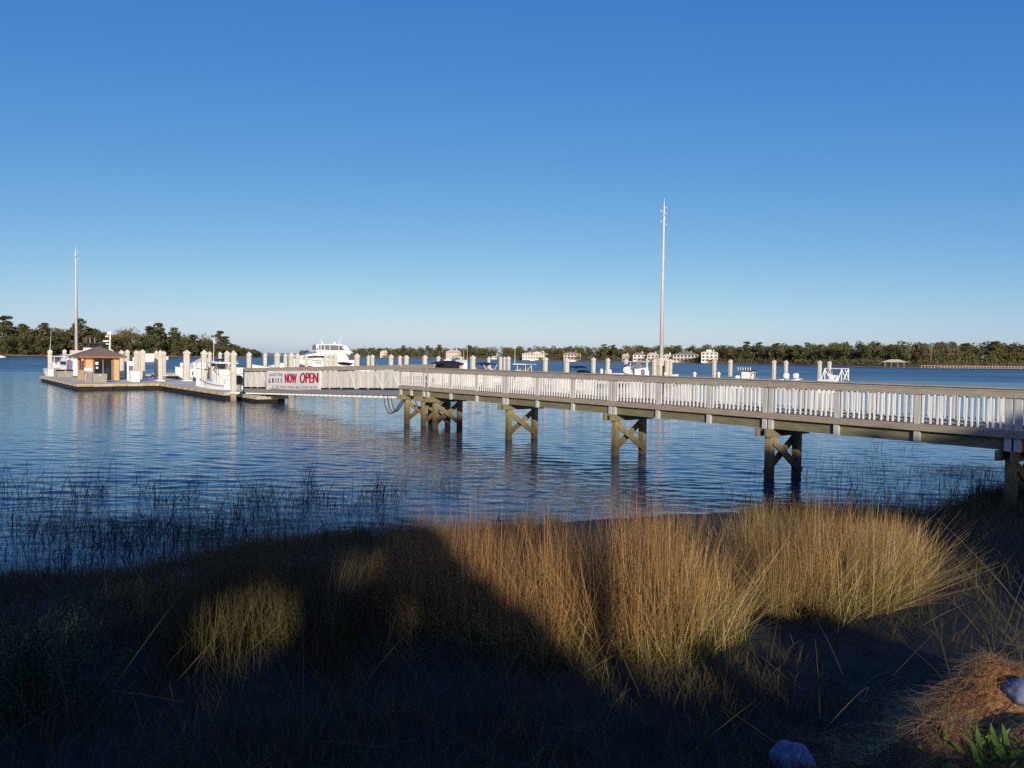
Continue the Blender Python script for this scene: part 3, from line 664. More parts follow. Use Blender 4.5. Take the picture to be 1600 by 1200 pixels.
PILES = [
 (78, 545.6, 6.5, 90, 'leftmost pile, at the far left corner of the fuel dock'),
 (100.8, 545.6, 5.6, 103, 'pile between the leftmost pile and the left pole'),
 (173.7, 545.6, 6.3, 100, 'pile whose cap peeps over the hut roof beside the radar mast'),
 (189.7, 546.9, 7.2, 90, 'pile touching the right eave of the hut, by a dark upright'),
 (198.8, 546.2, 7.0, 86, 'pile just left of the tall white fuel pump'),
 (212.5, 547, 6.6, 92, 'left pile of the three close together behind the fuel pump'),
 (217.3, 548, 4.6, 100, 'thin middle pile of the three close together behind the fuel pump'),
 (222.7, 546, 7.8, 82, 'right pile of the three close together by the white dock chest'),
 (244.4, 547.8, 6.8, 86, 'left pile of the trio standing between hut and widest pile'),
 (250.6, 547, 7.5, 77, 'front pile of the trio standing between hut and widest pile'),
 (256.5, 548.4, 5.6, 95, 'right half hidden pile of the trio between hut and widest pile'),
 (291.6, 546.7, 10.3, 78, 'widest lone pile standing by itself on the walkway edge'),
 (318.8, 546.7, 9.6, 65, 'front pile carrying a white paper notice'),
 (327.6, 549, 6.2, 85, 'pile half hidden at the right of the pile with the notice'),
 (343.8, 549.7, 5.9, 102, 'thin pile above the T-top boat on the walkway'),
 (354.7, 548, 8.6, 70, 'wide pile directly left of the pile at the gangway foot'),
 (364.7, 547.7, 9.7, 54.6, 'nearest pile, at the foot of the gangway'),
 (389, 549.7, 7.8, 78, 'first pile above the left end of the gangway rail'),
 (414.2, 551.2, 6.2, 105, 'second pile above the gangway rail, slim'),
 (433, 550, 9.1, 68, 'wide pile above the left end of the banner'),
 (446, 551.9, 6.1, 102, 'slim pile left of the yacht between two wide piles'),
 (455, 550.7, 9.1, 68, 'wide pile just left of the yacht bow'),
 (464.7, 552, 7.0, 88, 'pile against the tip of the yacht bow'),
 (478.6, 553.4, 5.3, 115, 'slim pile crossing the yacht bow window'),
 (509, 553.2, 5.5, 110, 'left pile of three in front of the yacht cabin'),
 (516.3, 552.5, 6.6, 95, 'middle pile of three in front of the yacht cabin'),
 (523.6, 552.3, 7.4, 86, 'right pile of three in front of the yacht cabin'),
 (557.8, 552, 8.75, 72, 'wide pile at the stern of the yacht'),
 (575.6, 555, 5.3, 120, 'slim pile left of the leaning outrigger pole'),
 (582, 553.9, 6.3, 100, 'pile touching the foot of the leaning outrigger pole'),
 (611, 553.5, 7.7, 84, 'wide pile above the right end of the gangway slats'),
 (625, 555.4, 6.0, 108, 'slim pile above the joint of gangway and pier'),
 (635, 554.8, 7.9, 82, 'wide pile just right of the joint of gangway and pier'),
 (664, 554.5, 7.8, 84, 'wide pile above the end of the overlapping gangway rail'),
 (685, 556, 6.25, 105, 'slim pile left of the boat with navy canvas'),
 (720.3, 556.5, 5.6, 118, 'slim pile beside the white arch of the navy canvas boat'),
 (739, 555, 8.6, 77, 'wide pile between navy canvas boat and white bowrider'),
 (764, 557.3, 5.6, 118, 'slim pile above the windscreen of the white bowrider'),
 (782.3, 557, 5.9, 112, 'left pile of the three close together right of the bowrider'),
 (788.3, 557.2, 4.2, 130, 'thin middle pile of the three close together right of the bowrider'),
 (794.5, 556.5, 7.0, 94, 'right pile of the three close together left of the T-top boat'),
 (852.4, 557.5, 7.9, 83, 'pile under the long cream house on the far bank'),
 (885.6, 558.5, 9.1, 72, 'wide pile left of the two black folded biminis'),
 (927.6, 558.2, 7.0, 94, 'pile right of the two black folded biminis'),
 (950, 559.3, 6.65, 99, 'pile right of the lone white power post'),
 (978.4, 560, 6.3, 104, 'pile at the left side of the enclosed T-top boat'),
 (1010, 560, 6.3, 104, 'pile at the right side of the enclosed T-top boat'),
 (1116.4, 561.5, 6.65, 99, 'first pile right of the tall right pole'),
 (1141.6, 561.5, 6.65, 99, 'second pile right of the tall right pole'),
 (1209.8, 562.3, 6.5, 101, 'left pile of the pair by the skiff with twin outboards'),
 (1228.4, 563, 6.3, 104, 'right pile of the pair by the skiff with twin outboards'),
 (1281, 563.3, 6.3, 104, 'left pile behind the white bimini boat'),
 (1296.3, 564, 6.0, 110, 'rightmost pile, behind the white bimini frame')]
for q in PILES: conc_pile(*q)
# ---- the two tall poles on their pile caps
def tall_pole(px, ybase, Z, ytop, w0, label, cap_px):
    B = at(px, ybase, Z); zt = at(px, ytop, Z).z; d0 = w0 * Z / F_PX / 2
    r_ = root('tall_pole', (B.x, B.y, 0), PA, label, 'pole', 'tall tapered poles on pile groups')
    MB().tube([(0, 0, B.z), (0, 0, B.z + (zt - B.z) * .93), (0, 0, zt)], [d0, d0 * .36, d0 * .12], 12).build('shaft', M['mast'], r_, smooth=True)
    c = math.cos(PA) ; hw = cap_px * Z / F_PX / 2 / 1.25
    MB().box(-hw, hw, -hw * .55, hw * .55, B.z - .95, B.z).build('pile_cap', M['concrete'], r_)
    for x in (-hw * .62, hw * .62):
        for y in (-hw * .3, hw * .3):
            MB().box(x - .2, x + .2, y - .2, y + .2, -2, B.z - .95).build('pile', M['concrete'], r_)
    f = MB()
    for k in range(7):
        z = zt - (zt - B.z) * (.06 + .022 * k); a = k * 2.2; f.tube([(0, 0, z), (.42 * math.cos(a), .42 * math.sin(a), z + .05)], .03, 5)
        f.box(.36 * math.cos(a) - .06, .36 * math.cos(a) + .06, .36 * math.sin(a) - .06, .36 * math.sin(a) + .06, z, z + .22)
    f.build('fittings', M['mast'], r_)
    return r_
tall_pole(1033.3, 559.5, 96, 310, 6.6, 'tall white tapered pole on a concrete pile cap right of centre', 26)
tall_pole(119.6, 547.5, 140, 385, 5.0, 'tall white tapered pole rising behind the dock hut', 22)
conc_pile(1022.5, 560.8, 6.8, 93.5, 'pile at the left front of the right pole base', False)
conc_pile(1042.3, 559.9, 6.6, 95.2, 'left one of two close piles right of the right pole base', False)
conc_pile(1048, 560.6, 6.0, 96, 'right one of two close piles right of the right pole base', False)

# ------------------------------------------------------------------ dock hut
hp = pf(-5.75, 80.6); hut = root('dock_hut', (hp.x, hp.y, .52), PA, 'small tan dock hut with brown hipped roof and dark sliding door', 'hut')
HW, HD, HT = 3.15, 4.6, 2.45     # width along x, depth along y
w = MB(); T_ = .12
w.box(0, .78, 0, T_, 0, HT); w.box(2.52, HW, 0, T_, 0, HT); w.box(.782, 2.518, 0, T_, 2.15, HT)
w.box(0, T_, T_ + .002, HD, 0, 1.0); w.box(0, T_, T_ + .002, .5, 1.002, HT); w.box(0, T_, 3.6, HD, 1.002, HT); w.box(0, T_, .502, 3.598, 2.15, HT)
w.box(HW - T_, HW, T_ + .002, HD, 0, HT); w.box(T_ + .002, HW - T_ - .002, HD - T_, HD, 0, HT)
w.build('wall', M['tan'], hut)
t = MB(); e = .62; ax, ay = HW / 2, HD / 2
P = [(-e, -e, HT), (HW + e, -e, HT), (HW + e, HD + e, HT), (-e, HD + e, HT), (ax, ay - .7, HT + .98), (ax, ay + .7, HT + .98)]
P2 = [(x, y, HT - .05) for x, y, z in P[:4]]
t.add(P + P2, [(0, 1, 4), (1, 2, 5, 4), (2, 3, 5), (3, 0, 4, 5), (9, 8, 7, 6), (0, 6, 7, 1), (1, 7, 8, 2), (2, 8, 9, 3), (3, 9, 6, 0)])
rf = t.build('roof', M['shingle'], hut)
f = MB()
f.box(-e + .04, HW + e - .04, -e + .03, -e + .08, HT - .2, HT - .054); f.box(-e + .03, -e + .08, -e + .082, HD + e - .03, HT - .2, HT - .054); f.box(HW + e - .08, HW + e - .03, -e + .082, HD + e - .03, HT - .2, HT - .054)
f.build('fascia', M['trim'], rf)
fr = MB(); fr.box(.70, .80, -.03, .10, 0, 2.24); fr.box(2.50, 2.60, -.03, .10, 0, 2.24); fr.box(.802, 2.498, -.03, .10, 2.12, 2.24)
fr.box(-.02, .05, -.02, .05, 0, HT - .06); fr.box(HW - .05, HW + .02, -.02, .05, 0, HT - .06); fr.build('trim', M['trim'], hut)
dr = MB(); dr.box(.81, 1.66, .05, .09, .05, 2.11); door = dr.build('door', M['glass'], hut)
dr = MB(); dr.box(1.62, 2.49, .10, .14, .05, 2.11); dr.build('door', M['glass'], hut)
d2 = MB(); d2.box(1.61, 1.67, .03, .048, .05, 2.11); d2.box(.81, .86, .03, .048, .05, 2.11); d2.box(2.43, 2.49, .07, .098, .05, 2.11); d2.build('frame', M['grey'], door)
nt_ = MB(); nt_.box(.95, 1.22, .03, .045, 1.55, 1.85); nt_.box(1.0, 1.2, .03, .045, 1.15, 1.35); nt_.build('notice', M['offwhite'], door)
for y0 in (.56, 2.12):
    wv = MB(); wv.box(.03, .06, y0, y0 + 1.4, 1.02, 2.13); wi = wv.build('window', M['glass'], hut)
    fr = MB(); fr.box(-.03, .028, y0 - .06, y0, 1.0, 2.15); fr.box(-.03, .028, y0 + 1.4, y0 + 1.46, 1.0, 2.15); fr.box(-.03, .028, y0 + .002, y0 + 1.398, 1.0, 1.06); fr.build('frame', M['trim'], wi)
lm = MB(); lm.box(-.28, -.12, -.10, .06, 1.98, 2.22); lm.build('wall_lamp', M['offwhite'], hut)
lm = MB(); lm.box(1.5, 1.66, -.16, -.034, 2.27, 2.36); lm.build('wall_lamp', M['grey'], hut)

# ------------------------------------------------------------------ things on the fuel dock
def on_dock(name, w, s, label, cat, z=.52, rz=PA, group=None):
    p = pf(w, s); return root(name, (p.x, p.y, z), rz, label, cat, group)
def pump(w, s, label, h=1.25):
    r_ = on_dock('fuel_pump', w, s, label, 'fuel pump')
    m_ = MB(); m_.box(-.28, .28, -.2, .2, 0, h * .62); m_.build('cabinet', M['steel'], r_, bevel=.02)
    m_ = MB(); m_.box(-.22, .22, -.15, .15, h * .62 + .002, h * .78); m_.build('meter', M['grey'], r_)
    m_ = MB(); m_.box(-.34, .34, -.22, .22, h * .78 + .002, h); m_.build('head', M['white'], r_, bevel=.03)
    m_ = MB(); m_.tube([(.3, -.05, h * .7), (.42, -.1, h * .4), (.36, -.12, .1), (.3, -.05, h * .25)], .025, 6); m_.build('hose', M['dark'], r_)
pump(-6.35, 74.7, 'steel fuel pump with white head in front of the hut door', 1.35)
pump(-6.6, 94.2, 'steel fuel pump with white head beside the grey chest, left of the hut', 1.3)
def chest(w, s, W, D, Hh, label, mb, ml, rz=PA):
    r_ = on_dock('dock_box', w, s, label, 'dock box', rz=rz)
    m_ = MB(); m_.loft([[(-W / 2 + .03, -D / 2 + .03, 0), (W / 2 - .03, -D / 2 + .03, 0), (W / 2 - .03, D / 2 - .03, 0), (-W / 2 + .03, D / 2 - .03, 0)], [(-W / 2, -D / 2, Hh * .8), (W / 2, -D / 2, Hh * .8), (W / 2, D / 2, Hh * .8), (-W / 2, D / 2, Hh * .8)]])
    m_.build('body', M[mb], r_, bevel=.02)
    m_ = MB(); m_.prism([(-W / 2 - .03, Hh * .8 + .002), (W / 2 + .03, Hh * .8 + .002), (W / 2 + .03, Hh * .9), (W / 2 - .08, Hh), (-W / 2 + .08, Hh), (-W / 2 - .03, Hh * .9)], -D / 2 - .03, D / 2 + .03); m_.build('lid', M[ml], r_, bevel=.015)
    m_ = MB(); m_.box(-.06, .06, -D / 2 - .06, -D / 2 - .032, Hh * .74, Hh * .86); m_.build('latch', M['white'], r_)
chest(-5.45, 74.4, 1.15, .7, .82, 'beige grey dock chest in front of the hut door', 'boxgrey', 'boxgrey')
chest(-6.1, 91.5, 1.5, .8, .85, 'grey dock chest with dark lid left of the hut', 'boxgrey', 'dark', PA + .1)
chest(-6.75, 98.4 - 2.4, .95, .8, .85, 'white chest at the foot of the leftmost pile', 'white', 'offwhite')
chest(-2.25, 75.3, .85, .8, 1.0, 'bright white chest below the tall white fuel pump', 'white', 'white')
r_ = on_dock('fuel_dispenser', -2.0, 78.5, 'tall white fuel dispenser with grey screen beside three piles', 'fuel pump')
m_ = MB(); m_.box(-.3, .3, -.22, .22, 0, 1.95); m_.build('body', M['white'], r_, bevel=.04)
m_ = MB(); m_.box(-.2, .2, -.245, -.222, 1.0, 1.5); m_.build('screen', M['greyglass'], r_)
m_ = MB(); m_.tube([(-.34, 0, 1.5), (-.5, -.1, .9), (-.42, -.1, .3), (-.32, 0, .8)], .03, 6); m_.build('hose', M['dark'], r_)
r_ = on_dock('fender_board', -2.9, 82.5, 'tall dark upright board between hut and first pile to its right', 'board')
m_ = MB(); m_.prism([(-.24, 0), (.24, 0), (.24, 1.7), (.12, 1.9), (-.24, 1.9)], -.06, .06); m_.build('panel', M['navy'], r_, bevel=.02)
m_ = MB(); m_.box(-.3, .3, -.25, .25, 0, .09); m_.build('foot', M['grey'], r_)
r_ = on_dock('utility_box', 1.2, 60.2, 'tall white utility box right of the pile with the notice', 'utility box')
m_ = MB(); m_.box(-.17, .17, -.17, .17, 0, .82); m_.build('body', M['white'], r_, bevel=.02)
m_ = MB(); m_.prism([(-.2, .823), (.2, .823), (.2, .88), (0, .98), (-.2, .88)], -.2, .2); m_.build('lid', M['offwhite'], r_)
r_ = on_dock('boarding_steps', .6, 63.4, 'white boarding steps with handrails on the walkway float', 'steps', rz=PA + 1.3)
m_ = MB()
for k in range(3): m_.box(-.3, .3, -.5 + .28 * k, -.24 + .28 * k, 0, .22 * (k + 1))
m_.build('treads', M['white'], r_)
for x in (-.33, .33):
    m_ = MB(); m_.tube([(x, -.55, 0), (x, -.5, .55), (x, .3, 1.15), (x, .3, 0)], .03, 6); m_.build('handrail', M['white'], r_)
A = at(318.8, 571.5, 64.4)
r_ = root('paper_notice', (A.x, A.y, A.z), PA, 'white paper notice fixed to a pile on the walkway', 'notice')
m_ = MB(); m_.box(-.16, .16, -.08, -.06, -.24, .24); m_.build('sheet', M['white'], r_)
m_ = MB()
for k in range(5): m_.box(-.11, .05 + .05 * (k % 2), -.084, -.081, .14 - .07 * k, .16 - .07 * k)
m_.build('print', M['greyink'], r_)
for px, py, Z, lab in ((284, 570, 92, 'white power post left of the widest lone pile'), (304.5, 570, 92, 'white power post right of the widest lone pile'), (940, 579.5, 95, 'white power post standing alone between two piles left of the enclosed T-top boat'),
                       (1085.5, 584.5, 95, 'white power post between the right pole base and the next pile'), (1123, 584.5, 95, 'white power post touching the first pile right of the right pole'), (1040, 584.5, 93, 'white power post in front of the right pole base')):
    A = at(px, py, Z); r_ = root('power_post', (A.x, A.y, .52), PA, lab, 'power post', 'white round topped power posts'); hh = max(.8, A.z - .52 + .25)
    m_ = MB(); m_.tube([(0, 0, 0), (0, 0, hh - .42)], [.17, .14], 10); m_.build('stem', M['white'], r_)
    m_ = MB(); m_.tube([(0, 0, hh - .418), (0, 0, hh - .36), (0, 0, hh - .12), (0, 0, hh - .02), (0, 0, hh + .03)], [.16, .21, .21, .14, .03], 12); m_.build('light_head', M['white'], r_, smooth=True)

# ------------------------------------------------------------------ boats (local x towards the bow)
def hull_parts(r_, L, B, fs, fb, mtl='white', open_=True, stripe_h=None, name='hull'):
    n_ = 15; out = []; inn = []; sheer = []
    for i in range(n_):
        t = i / (n_ - 1); hb = B / 2 * (.9 + .1 * min(1, t / .3)) * (1 - max(0, (t - .42) / .58) ** 2.3) + .015
        z = fs + (fb - fs) * t ** 1.7; x = -L / 2 + L * t
        rise = max(0, (t - .55) / .45) ** 2; chz = .04 + rise * fb * .55; kz = -.35 + rise * (fb * .45 + .35) * max(0, (t - .6) / .4)
        ch = hb * (.86 - .45 * rise)
        out.append([(x, -hb, z), (x, -(hb * .5 + ch * .5) - .02 * hb, (z + chz) * .52), (x, -ch, chz), (x, 0, kz), (x, ch, chz), (x, hb * .5 + ch * .5 + .02 * hb, (z + chz) * .52), (x, hb, z)])
        sheer.append((x, hb, z))
    m_ = MB(); m_.loft(out, caps=True, closed=True)
    h = m_.build(name, M[mtl], r_, smooth=False)
    g = MB()
    for sgn in (-1, 1): g.tube([(x, sgn * (hb + .01), z - .03) for x, hb, z in sheer], .045, 6)
    g.build('rub_rail', M['grey'], h)
    if open_:      # coaming standing on the deck round the cockpit
        c_ = MB(); a = [(x * .94 - .02 * L, hb * .86, z) for x, hb, z in sheer[:12]]
        for sgn in (-1, 1):
            for p, q in zip(a[:-1], a[1:]): c_.beam((p[0], sgn * p[1], p[2] + .06), (q[0], sgn * q[1], q[2] + .06), .07, .12)
        c_.build('coaming', M[mtl], r_)
    if stripe_h:
        bt = MB()
        for sgn in (-1, 1):
            vs = []; 
            for sec in out[:-1]:
                y1 = sec[4 if sgn > 0 else 2][1]; y2 = sec[5 if sgn > 0 else 1][1]; z1 = sec[4][2]; z2 = sec[5][2]; x = sec[0][0]
                vs.append([(x, y1 + sgn * .012, z1), (x, y1 + (y2 - y1) * stripe_h + sgn * .012, z1 + (z2 - z1) * stripe_h)])
            bt.add([p for q in vs for p in q], [(2 * i, 2 * i + 1, 2 * i + 3, 2 * i + 2) for i in range(len(vs) - 1)])
        bt.build('dark_hull_stripe', M['black'], h)
    return sheer
def outboard(r_, x, y, z, s_=1.0, mtl='white'):
    m_ = MB(); sec = lambda q, zz, k=1.0: [(x + a * q * k * s_, y + b_ * q * s_, z + zz * s_) for a, b_ in ((-1.35, -.5), (-.9, -.8), (.6, -.8), (.95, -.4), (.95, .4), (.6, .8), (-.9, .8), (-1.35, .5))]
    m_.loft([sec(.2, .0), sec(.27, .1), sec(.29, .38), sec(.24, .55), sec(.1, .62)]); o = m_.build('outboard', M[mtl], r_, smooth=False, bevel=.02)
    m_ = MB(); m_.beam((x, y, z), (x - .08 * s_, y, z - .75 * s_), .16 * s_, .3 * s_, (1, 0, 0)); m_.build('leg', M['grey'], o)
def t_top(r_, x0, x1, hb, z, zd, top='white', frame='white', rods=0, thick=.07):
    m_ = MB(); n_ = 6
    m_.loft([[(x0 + (x1 - x0) * i / n_, -hb * (1 - .12 * (abs(2 * i / n_ - 1) ** 3)), z), (x0 + (x1 - x0) * i / n_, -hb * .5, z + .04), (x0 + (x1 - x0) * i / n_, hb * .5, z + .04), (x0 + (x1 - x0) * i / n_, hb * (1 - .12 * (abs(2 * i / n_ - 1) ** 3)), z), (x0 + (x1 - x0) * i / n_, hb * .9, z - thick), (x0 + (x1 - x0) * i / n_, -hb * .9, z - thick)] for i in range(n_ + 1)])
    tp = m_.build('t_top', M[top], r_)
    m_ = MB(); a, b_ = x0 + (x1 - x0) * .25, x0 + (x1 - x0) * .72
    for sgn in (-1, 1):
        y = sgn * hb * .62
        m_.tube([(a - .1, y, zd), (a, y, z - thick)], .035, 6); m_.tube([(b_ + .25, y, zd), (b_, y, z - thick)], .035, 6); m_.tube([(a - .05, y, zd + .5 * (z - zd)), (b_ + .1, y, z - .12)], .025, 5)
    m_.build('frame', M[frame], tp)
    if rods:
        m_ = MB()
        for k in range(rods):
            y = -hb * .8 + 1.6 * hb * k / max(1, rods - 1); m_.tube([(x0 - .05, y, z - .05), (x0 - .28, y, z + .32)], .045, 6)
        m_.build('rod_holders', M['white'], tp)
def console(r_, x, zd, w_=.9, h=1.15, seat=True):
    m_ = MB(); m_.prism([(x - .35, zd), (x + .55, zd), (x + .38, zd + h * .72), (x - .05, zd + h), (x - .35, zd + h * .95)], -w_ / 2, w_ / 2); c_ = m_.build('console', M['white'], r_, bevel=.03)
    m_ = MB(); m_.add([(x + .30, -w_ / 2, zd + h * .8), (x + .30, w_ / 2, zd + h * .8), (x + .02, w_ / 2 * .9, zd + h + .45), (x + .02, -w_ / 2 * .9, zd + h + .45), (x + .32, -w_ / 2, zd + h * .8), (x + .32, w_ / 2, zd + h * .8), (x + .04, w_ / 2 * .9, zd + h + .45), (x + .04, -w_ / 2 * .9, zd + h + .45)], [(0, 1, 2, 3), (7, 6, 5, 4), (0, 3, 7, 4), (1, 5, 6, 2), (3, 2, 6, 7), (0, 4, 5, 1)]); m_.build('windshield', M['greyglass'], c_)
    if seat:
        m_ = MB(); m_.box(x - 1.35, x - .85, -w_ / 2, w_ / 2, zd, zd + .75); m_.box(x - 1.38, x - 1.25, -w_ / 2, w_ / 2, zd + .752, zd + 1.2); m_.build('seat', M['offwhite'], r_, bevel=.04)
def whip(r_, x, y, z0, h, lean=0.0, r0=.028):
    m_ = MB(); m_.tube([(x, y, z0), (x - lean * .5, y, z0 + h * .5), (x - lean, y, z0 + h)], [r0, r0 * .7, r0 * .4], 5); m_.build('antenna', M['white'], r_)
def bimini(r_, x0, x1, hb, z, zd, mtl, drop=.16, frame='white'):
    m_ = MB(); n_ = 6; m_.loft([[(x0 + (x1 - x0) * i / n_, y, z - drop * (2 * i / n_ - 1) ** 2 - .22 * (y / hb) ** 4 + q) for y, q in ((-hb, 0), (-hb * .6, 0), (0, 0), (hb * .6, 0), (hb, 0), (hb * .98, -.04), (0, -.05), (-hb * .98, -.04))] for i in range(n_ + 1)])
    bm = m_.build('bimini', M[mtl], r_)
    m_ = MB(); xm = (x0 + x1) / 2
    for sgn in (-1, 1):
        y = sgn * hb
        for xa in (x0 + .05, xm, x1 - .05): m_.tube([(xm, y, zd), (xa, y * .98, z - .25)], .028, 5)
    m_.build('frame', M[frame], bm)
U_, V_ = PA + math.pi / 2, PA      # headings: away along the pier, across to the right
def boat(px, Z, rz, label, cat='boat', name='motor_boat', group='boats moored in the marina'):
    A = at(px, 575, Z); return root(name, (A.x, A.y, 0), rz, label, cat, group)

# big yacht, bow to the left
yt = boat(505, 140, V_ + math.pi, 'large white flybridge motor yacht with dark windows, bow to the left', 'yacht', 'motor_yacht', None)
YL = 12.0
ysh = hull_parts(yt, YL, 3.9, 1.95, 2.75, open_=False, stripe_h=.9)  # dark stripe along the lower hull
def band(r_, prof, mtl, name, parent=None):
    """stations (x, half width, z bottom, z top) -> a closed shell"""
    m_ = MB(); m_.loft([[(x, -hb, z0), (x, -hb * .93, z1), (x, hb * .93, z1), (x, hb, z0)] for x, hb, z0, z1 in prof]); return m_.build(name, M[mtl], parent or r_, bevel=.03)
cab = band(yt, [(-4.3, 1.55, 1.95, 3.0), (-3.6, 1.65, 2.0, 3.72), (-.5, 1.62, 2.2, 3.78), (1.6, 1.5, 2.4, 3.72), (3.3, 1.2, 2.55, 3.42), (4.7, .75, 2.7, 2.95), (5.3, .35, 2.72, 2.76)], 'white', 'cabin')
for sgn in (-1, 1):
    m_ = MB()
    pts = [(-1.2, 2.95, 3.05), (1.2, 2.88, 3.2), (2.6, 2.8, 3.22), (3.6, 2.78, 3.12), (4.35, 2.78, 2.95)]; hbs = [1.62, 1.53, 1.33, 1.12, .85]
    m_.add([p for (x, z0, z1), hb in zip(pts, hbs) for p in ((x, sgn * (hb + .02), z0), (x, sgn * (hb * .97 + .02), z1))], [(2 * i, 2 * i + 1, 2 * i + 3, 2 * i + 2) for i in range(4)])
    w_ = m_.build('window', M['black'], cab); so = w_.modifiers.new('t', 'SOLIDIFY'); so.thickness = .05
    m_ = MB(); yy = 1.92
    m_.add([(x, sgn * (yy + .03), z) for x, z in ((-4.9, 1.85), (-4.2, 2.02), (-2.9, 2.12), (-2.0, 2.1), (-2.0, 1.75), (-2.9, 1.55), (-4.2, 1.5))], [tuple(range(7))])
    w_ = m_.build('hull_window', M['black'], yt); so = w_.modifiers.new('t', 'SOLIDIFY'); so.thickness = .05
    m_ = MB(); m_.add([(x, sgn * (1.86), z) for x, z in ((1.2, 1.85), (2.4, 1.95), (2.4, 2.02), (1.2, 2.0))], [(0, 1, 2, 3)]); w_ = m_.build('hull_window', M['black'], yt); so = w_.modifiers.new('t', 'SOLIDIFY'); so.thickness = .06
br = band(yt, [(-4.6, 1.45, 3.3, 3.8), (-3.4, 1.7, 3.74, 4.25), (-.8, 1.66, 3.8, 4.22), (1.2, 1.45, 3.78, 4.28), (1.9, 1.2, 3.76, 4.2)], 'white', 'flybridge')
band(yt, [(1.3, 1.35, 3.74, 4.12), (2.6, 1.15, 3.5, 3.9), (3.6, 1.0, 3.3, 3.5)], 'greyglass', 'windscreen')
m_ = MB(); m_.loft([[(x, -hb, 4.26), (x, -hb * .88, 5.12), (x, hb * .88, 5.12), (x, hb, 4.26)] for x, hb in ((-2.5, 1.45), (-.3, 1.42), (1.3, 1.2), (1.75, .9))]); en = m_.build('flybridge_glazing', M['greyglass'], yt)
m_ = MB()
for x in (-2.45, -.7, .3, .95, 1.4):
    for sgn in (-1, 1):
        hb = np.interp(x, [-2.5, -.3, 1.3, 1.75], [1.45, 1.42, 1.2, .9]); m_.tube([(x, sgn * (hb + .02), 4.26), (x, sgn * (hb * .88 + .02), 5.12)], .06, 5)
m_.build('mullion', M['white'], en)
band(yt, [(-4.0, 1.25, 5.0, 5.14), (-3.0, 1.45, 5.1, 5.34), (-.5, 1.4, 5.14, 5.36), (1.3, 1.2, 5.13, 5.28), (1.7, 1.0, 5.13, 5.2)], 'white', 'hardtop')
m_ = MB()
for sgn in (-1, 1): m_.beam((-4.7, sgn * 1.35, 3.7), (-3.4, sgn * 1.3, 5.05), .7, .1, (0, 1, 0))
m_.build('radar_arch', M['white'], yt)
m_ = MB(); m_.tube([(-2.2, 0, 5.34), (-2.2, 0, 5.5), (-2.2, 0, 5.72), (-2.2, 0, 5.78)], [.12, .3, .26, .05], 12); m_.build('radar_dome', M['white'], yt, smooth=True)
m_ = MB(); m_.tube([(.2, 0, 5.34), (.2, 0, 5.6), (.2, 0, 5.75)], [.1, .22, .05], 10); m_.build('radar_dome', M['white'], yt, smooth=True)
for x, y, lean in ((-2.9, .5, .6), (-3.3, -.5, .3), (1.0, .4, .9)): whip(yt, x, y, 5.3, 1.5, lean)
m_ = MB(); pr_ = [(x, sgn * hb * .93, z) for sgn in (-1,) for x, hb, z in ysh[6:]]
for sgn in (-1, 1):
    q = [(x, sgn * hb * .9, z) for x, hb, z in ysh[7:]]
    for dz in (.3, .6): m_.tube([(x, y, z + dz) for x, y, z in q], .022, 5)
    for x, y, z in q: m_.tube([(x, y, z - .02), (x, y, z + .6)], .02, 5)
m_.build('bow_rail', M['steel'], yt)
m_ = MB(); m_.box(-5.6, -4.4, -1.5, 1.5, 1.95, 2.5); m_.build('cockpit', M['white'], yt, bevel=.08)
m_ = MB(); m_.box(-4.75, -4.55, -.9, .9, 3.1, 3.75); m_.build('aft_canvas', M['dark'], yt)

# centre consoles and runabouts
b1 = boat(88, 101, U_ + .3, 'white boat with pale T-top behind the leftmost pile'); hull_parts(b1, 7, 2.3, .75, 1.15); console(b1, 0, .8); t_top(b1, -1.3, .9, .95, 2.75, .8); outboard(b1, -3.6, 0, .9); whip(b1, 0, .8, 2.8, 3.6, .5)
b2 = boat(110, 97, U_ + .1, 'white cabin boat with a black stripe left of the hut'); hull_parts(b2, 8, 2.7, 1.0, 1.45, open_=False)
band(b2, [(-2.4, 1.0, 1.0, 2.5), (.4, 1.0, 1.1, 2.6), (1.3, .9, 1.2, 1.9), (2.2, .6, 1.3, 1.5)], 'white', 'cabin')
m_ = MB(); m_.box(-2.0, .5, -1.03, 1.03, 1.75, 2.15); m_.build('window', M['black'], b2); t_top(b2, -2.6, .8, 1.1, 3.0, 2.5)
b3 = boat(146, 118, V_ + math.pi - .2, 'sport fishing boat with navy canvas bridge and white radar mast behind the hut', 'boat', 'fishing_boat'); hull_parts(b3, 11, 3.6, 1.2, 2.2, open_=False)
band(b3, [(-3.0, 1.5, 1.2, 3.0), (1.5, 1.5, 1.5, 3.0), (2.8, 1.2, 1.7, 2.1)], 'white', 'cabin')
m_ = MB(); m_.box(-2.6, 1.3, -1.53, 1.53, 2.2, 2.7); m_.build('window', M['black'], b3)
band(b3, [(-1.3, 1.25, 3.05, 4.0), (1.3, 1.25, 3.05, 4.0)], 'white', 'flybridge')
m_ = MB(); m_.box(-1.6, 1.5, -1.3, 1.3, 4.55, 4.75); m_.box(-1.5, 1.4, -1.28, 1.28, 4.02, 4.2); cv = m_.build('canvas_top', M['navy'], b3, bevel=.05)
m_ = MB()
for x in (-1.4, -.6, .3, 1.3):
    for y in (-1.2, 1.2): m_.tube([(x, y, 4.0), (x, y, 4.56)], .05, 5)
m_.build('frame', M['navy'], cv)
for x, y in ((.4, .6), (-.2, -.4)): whip(b3, x, y, 4.7, 1.0)
m_ = MB(); m_.tube([(-2.2, 0, 3.0), (-2.35, 0, 6.6)], [.13, .10], 8); ms_ = m_.build('mast', M['white'], b3)
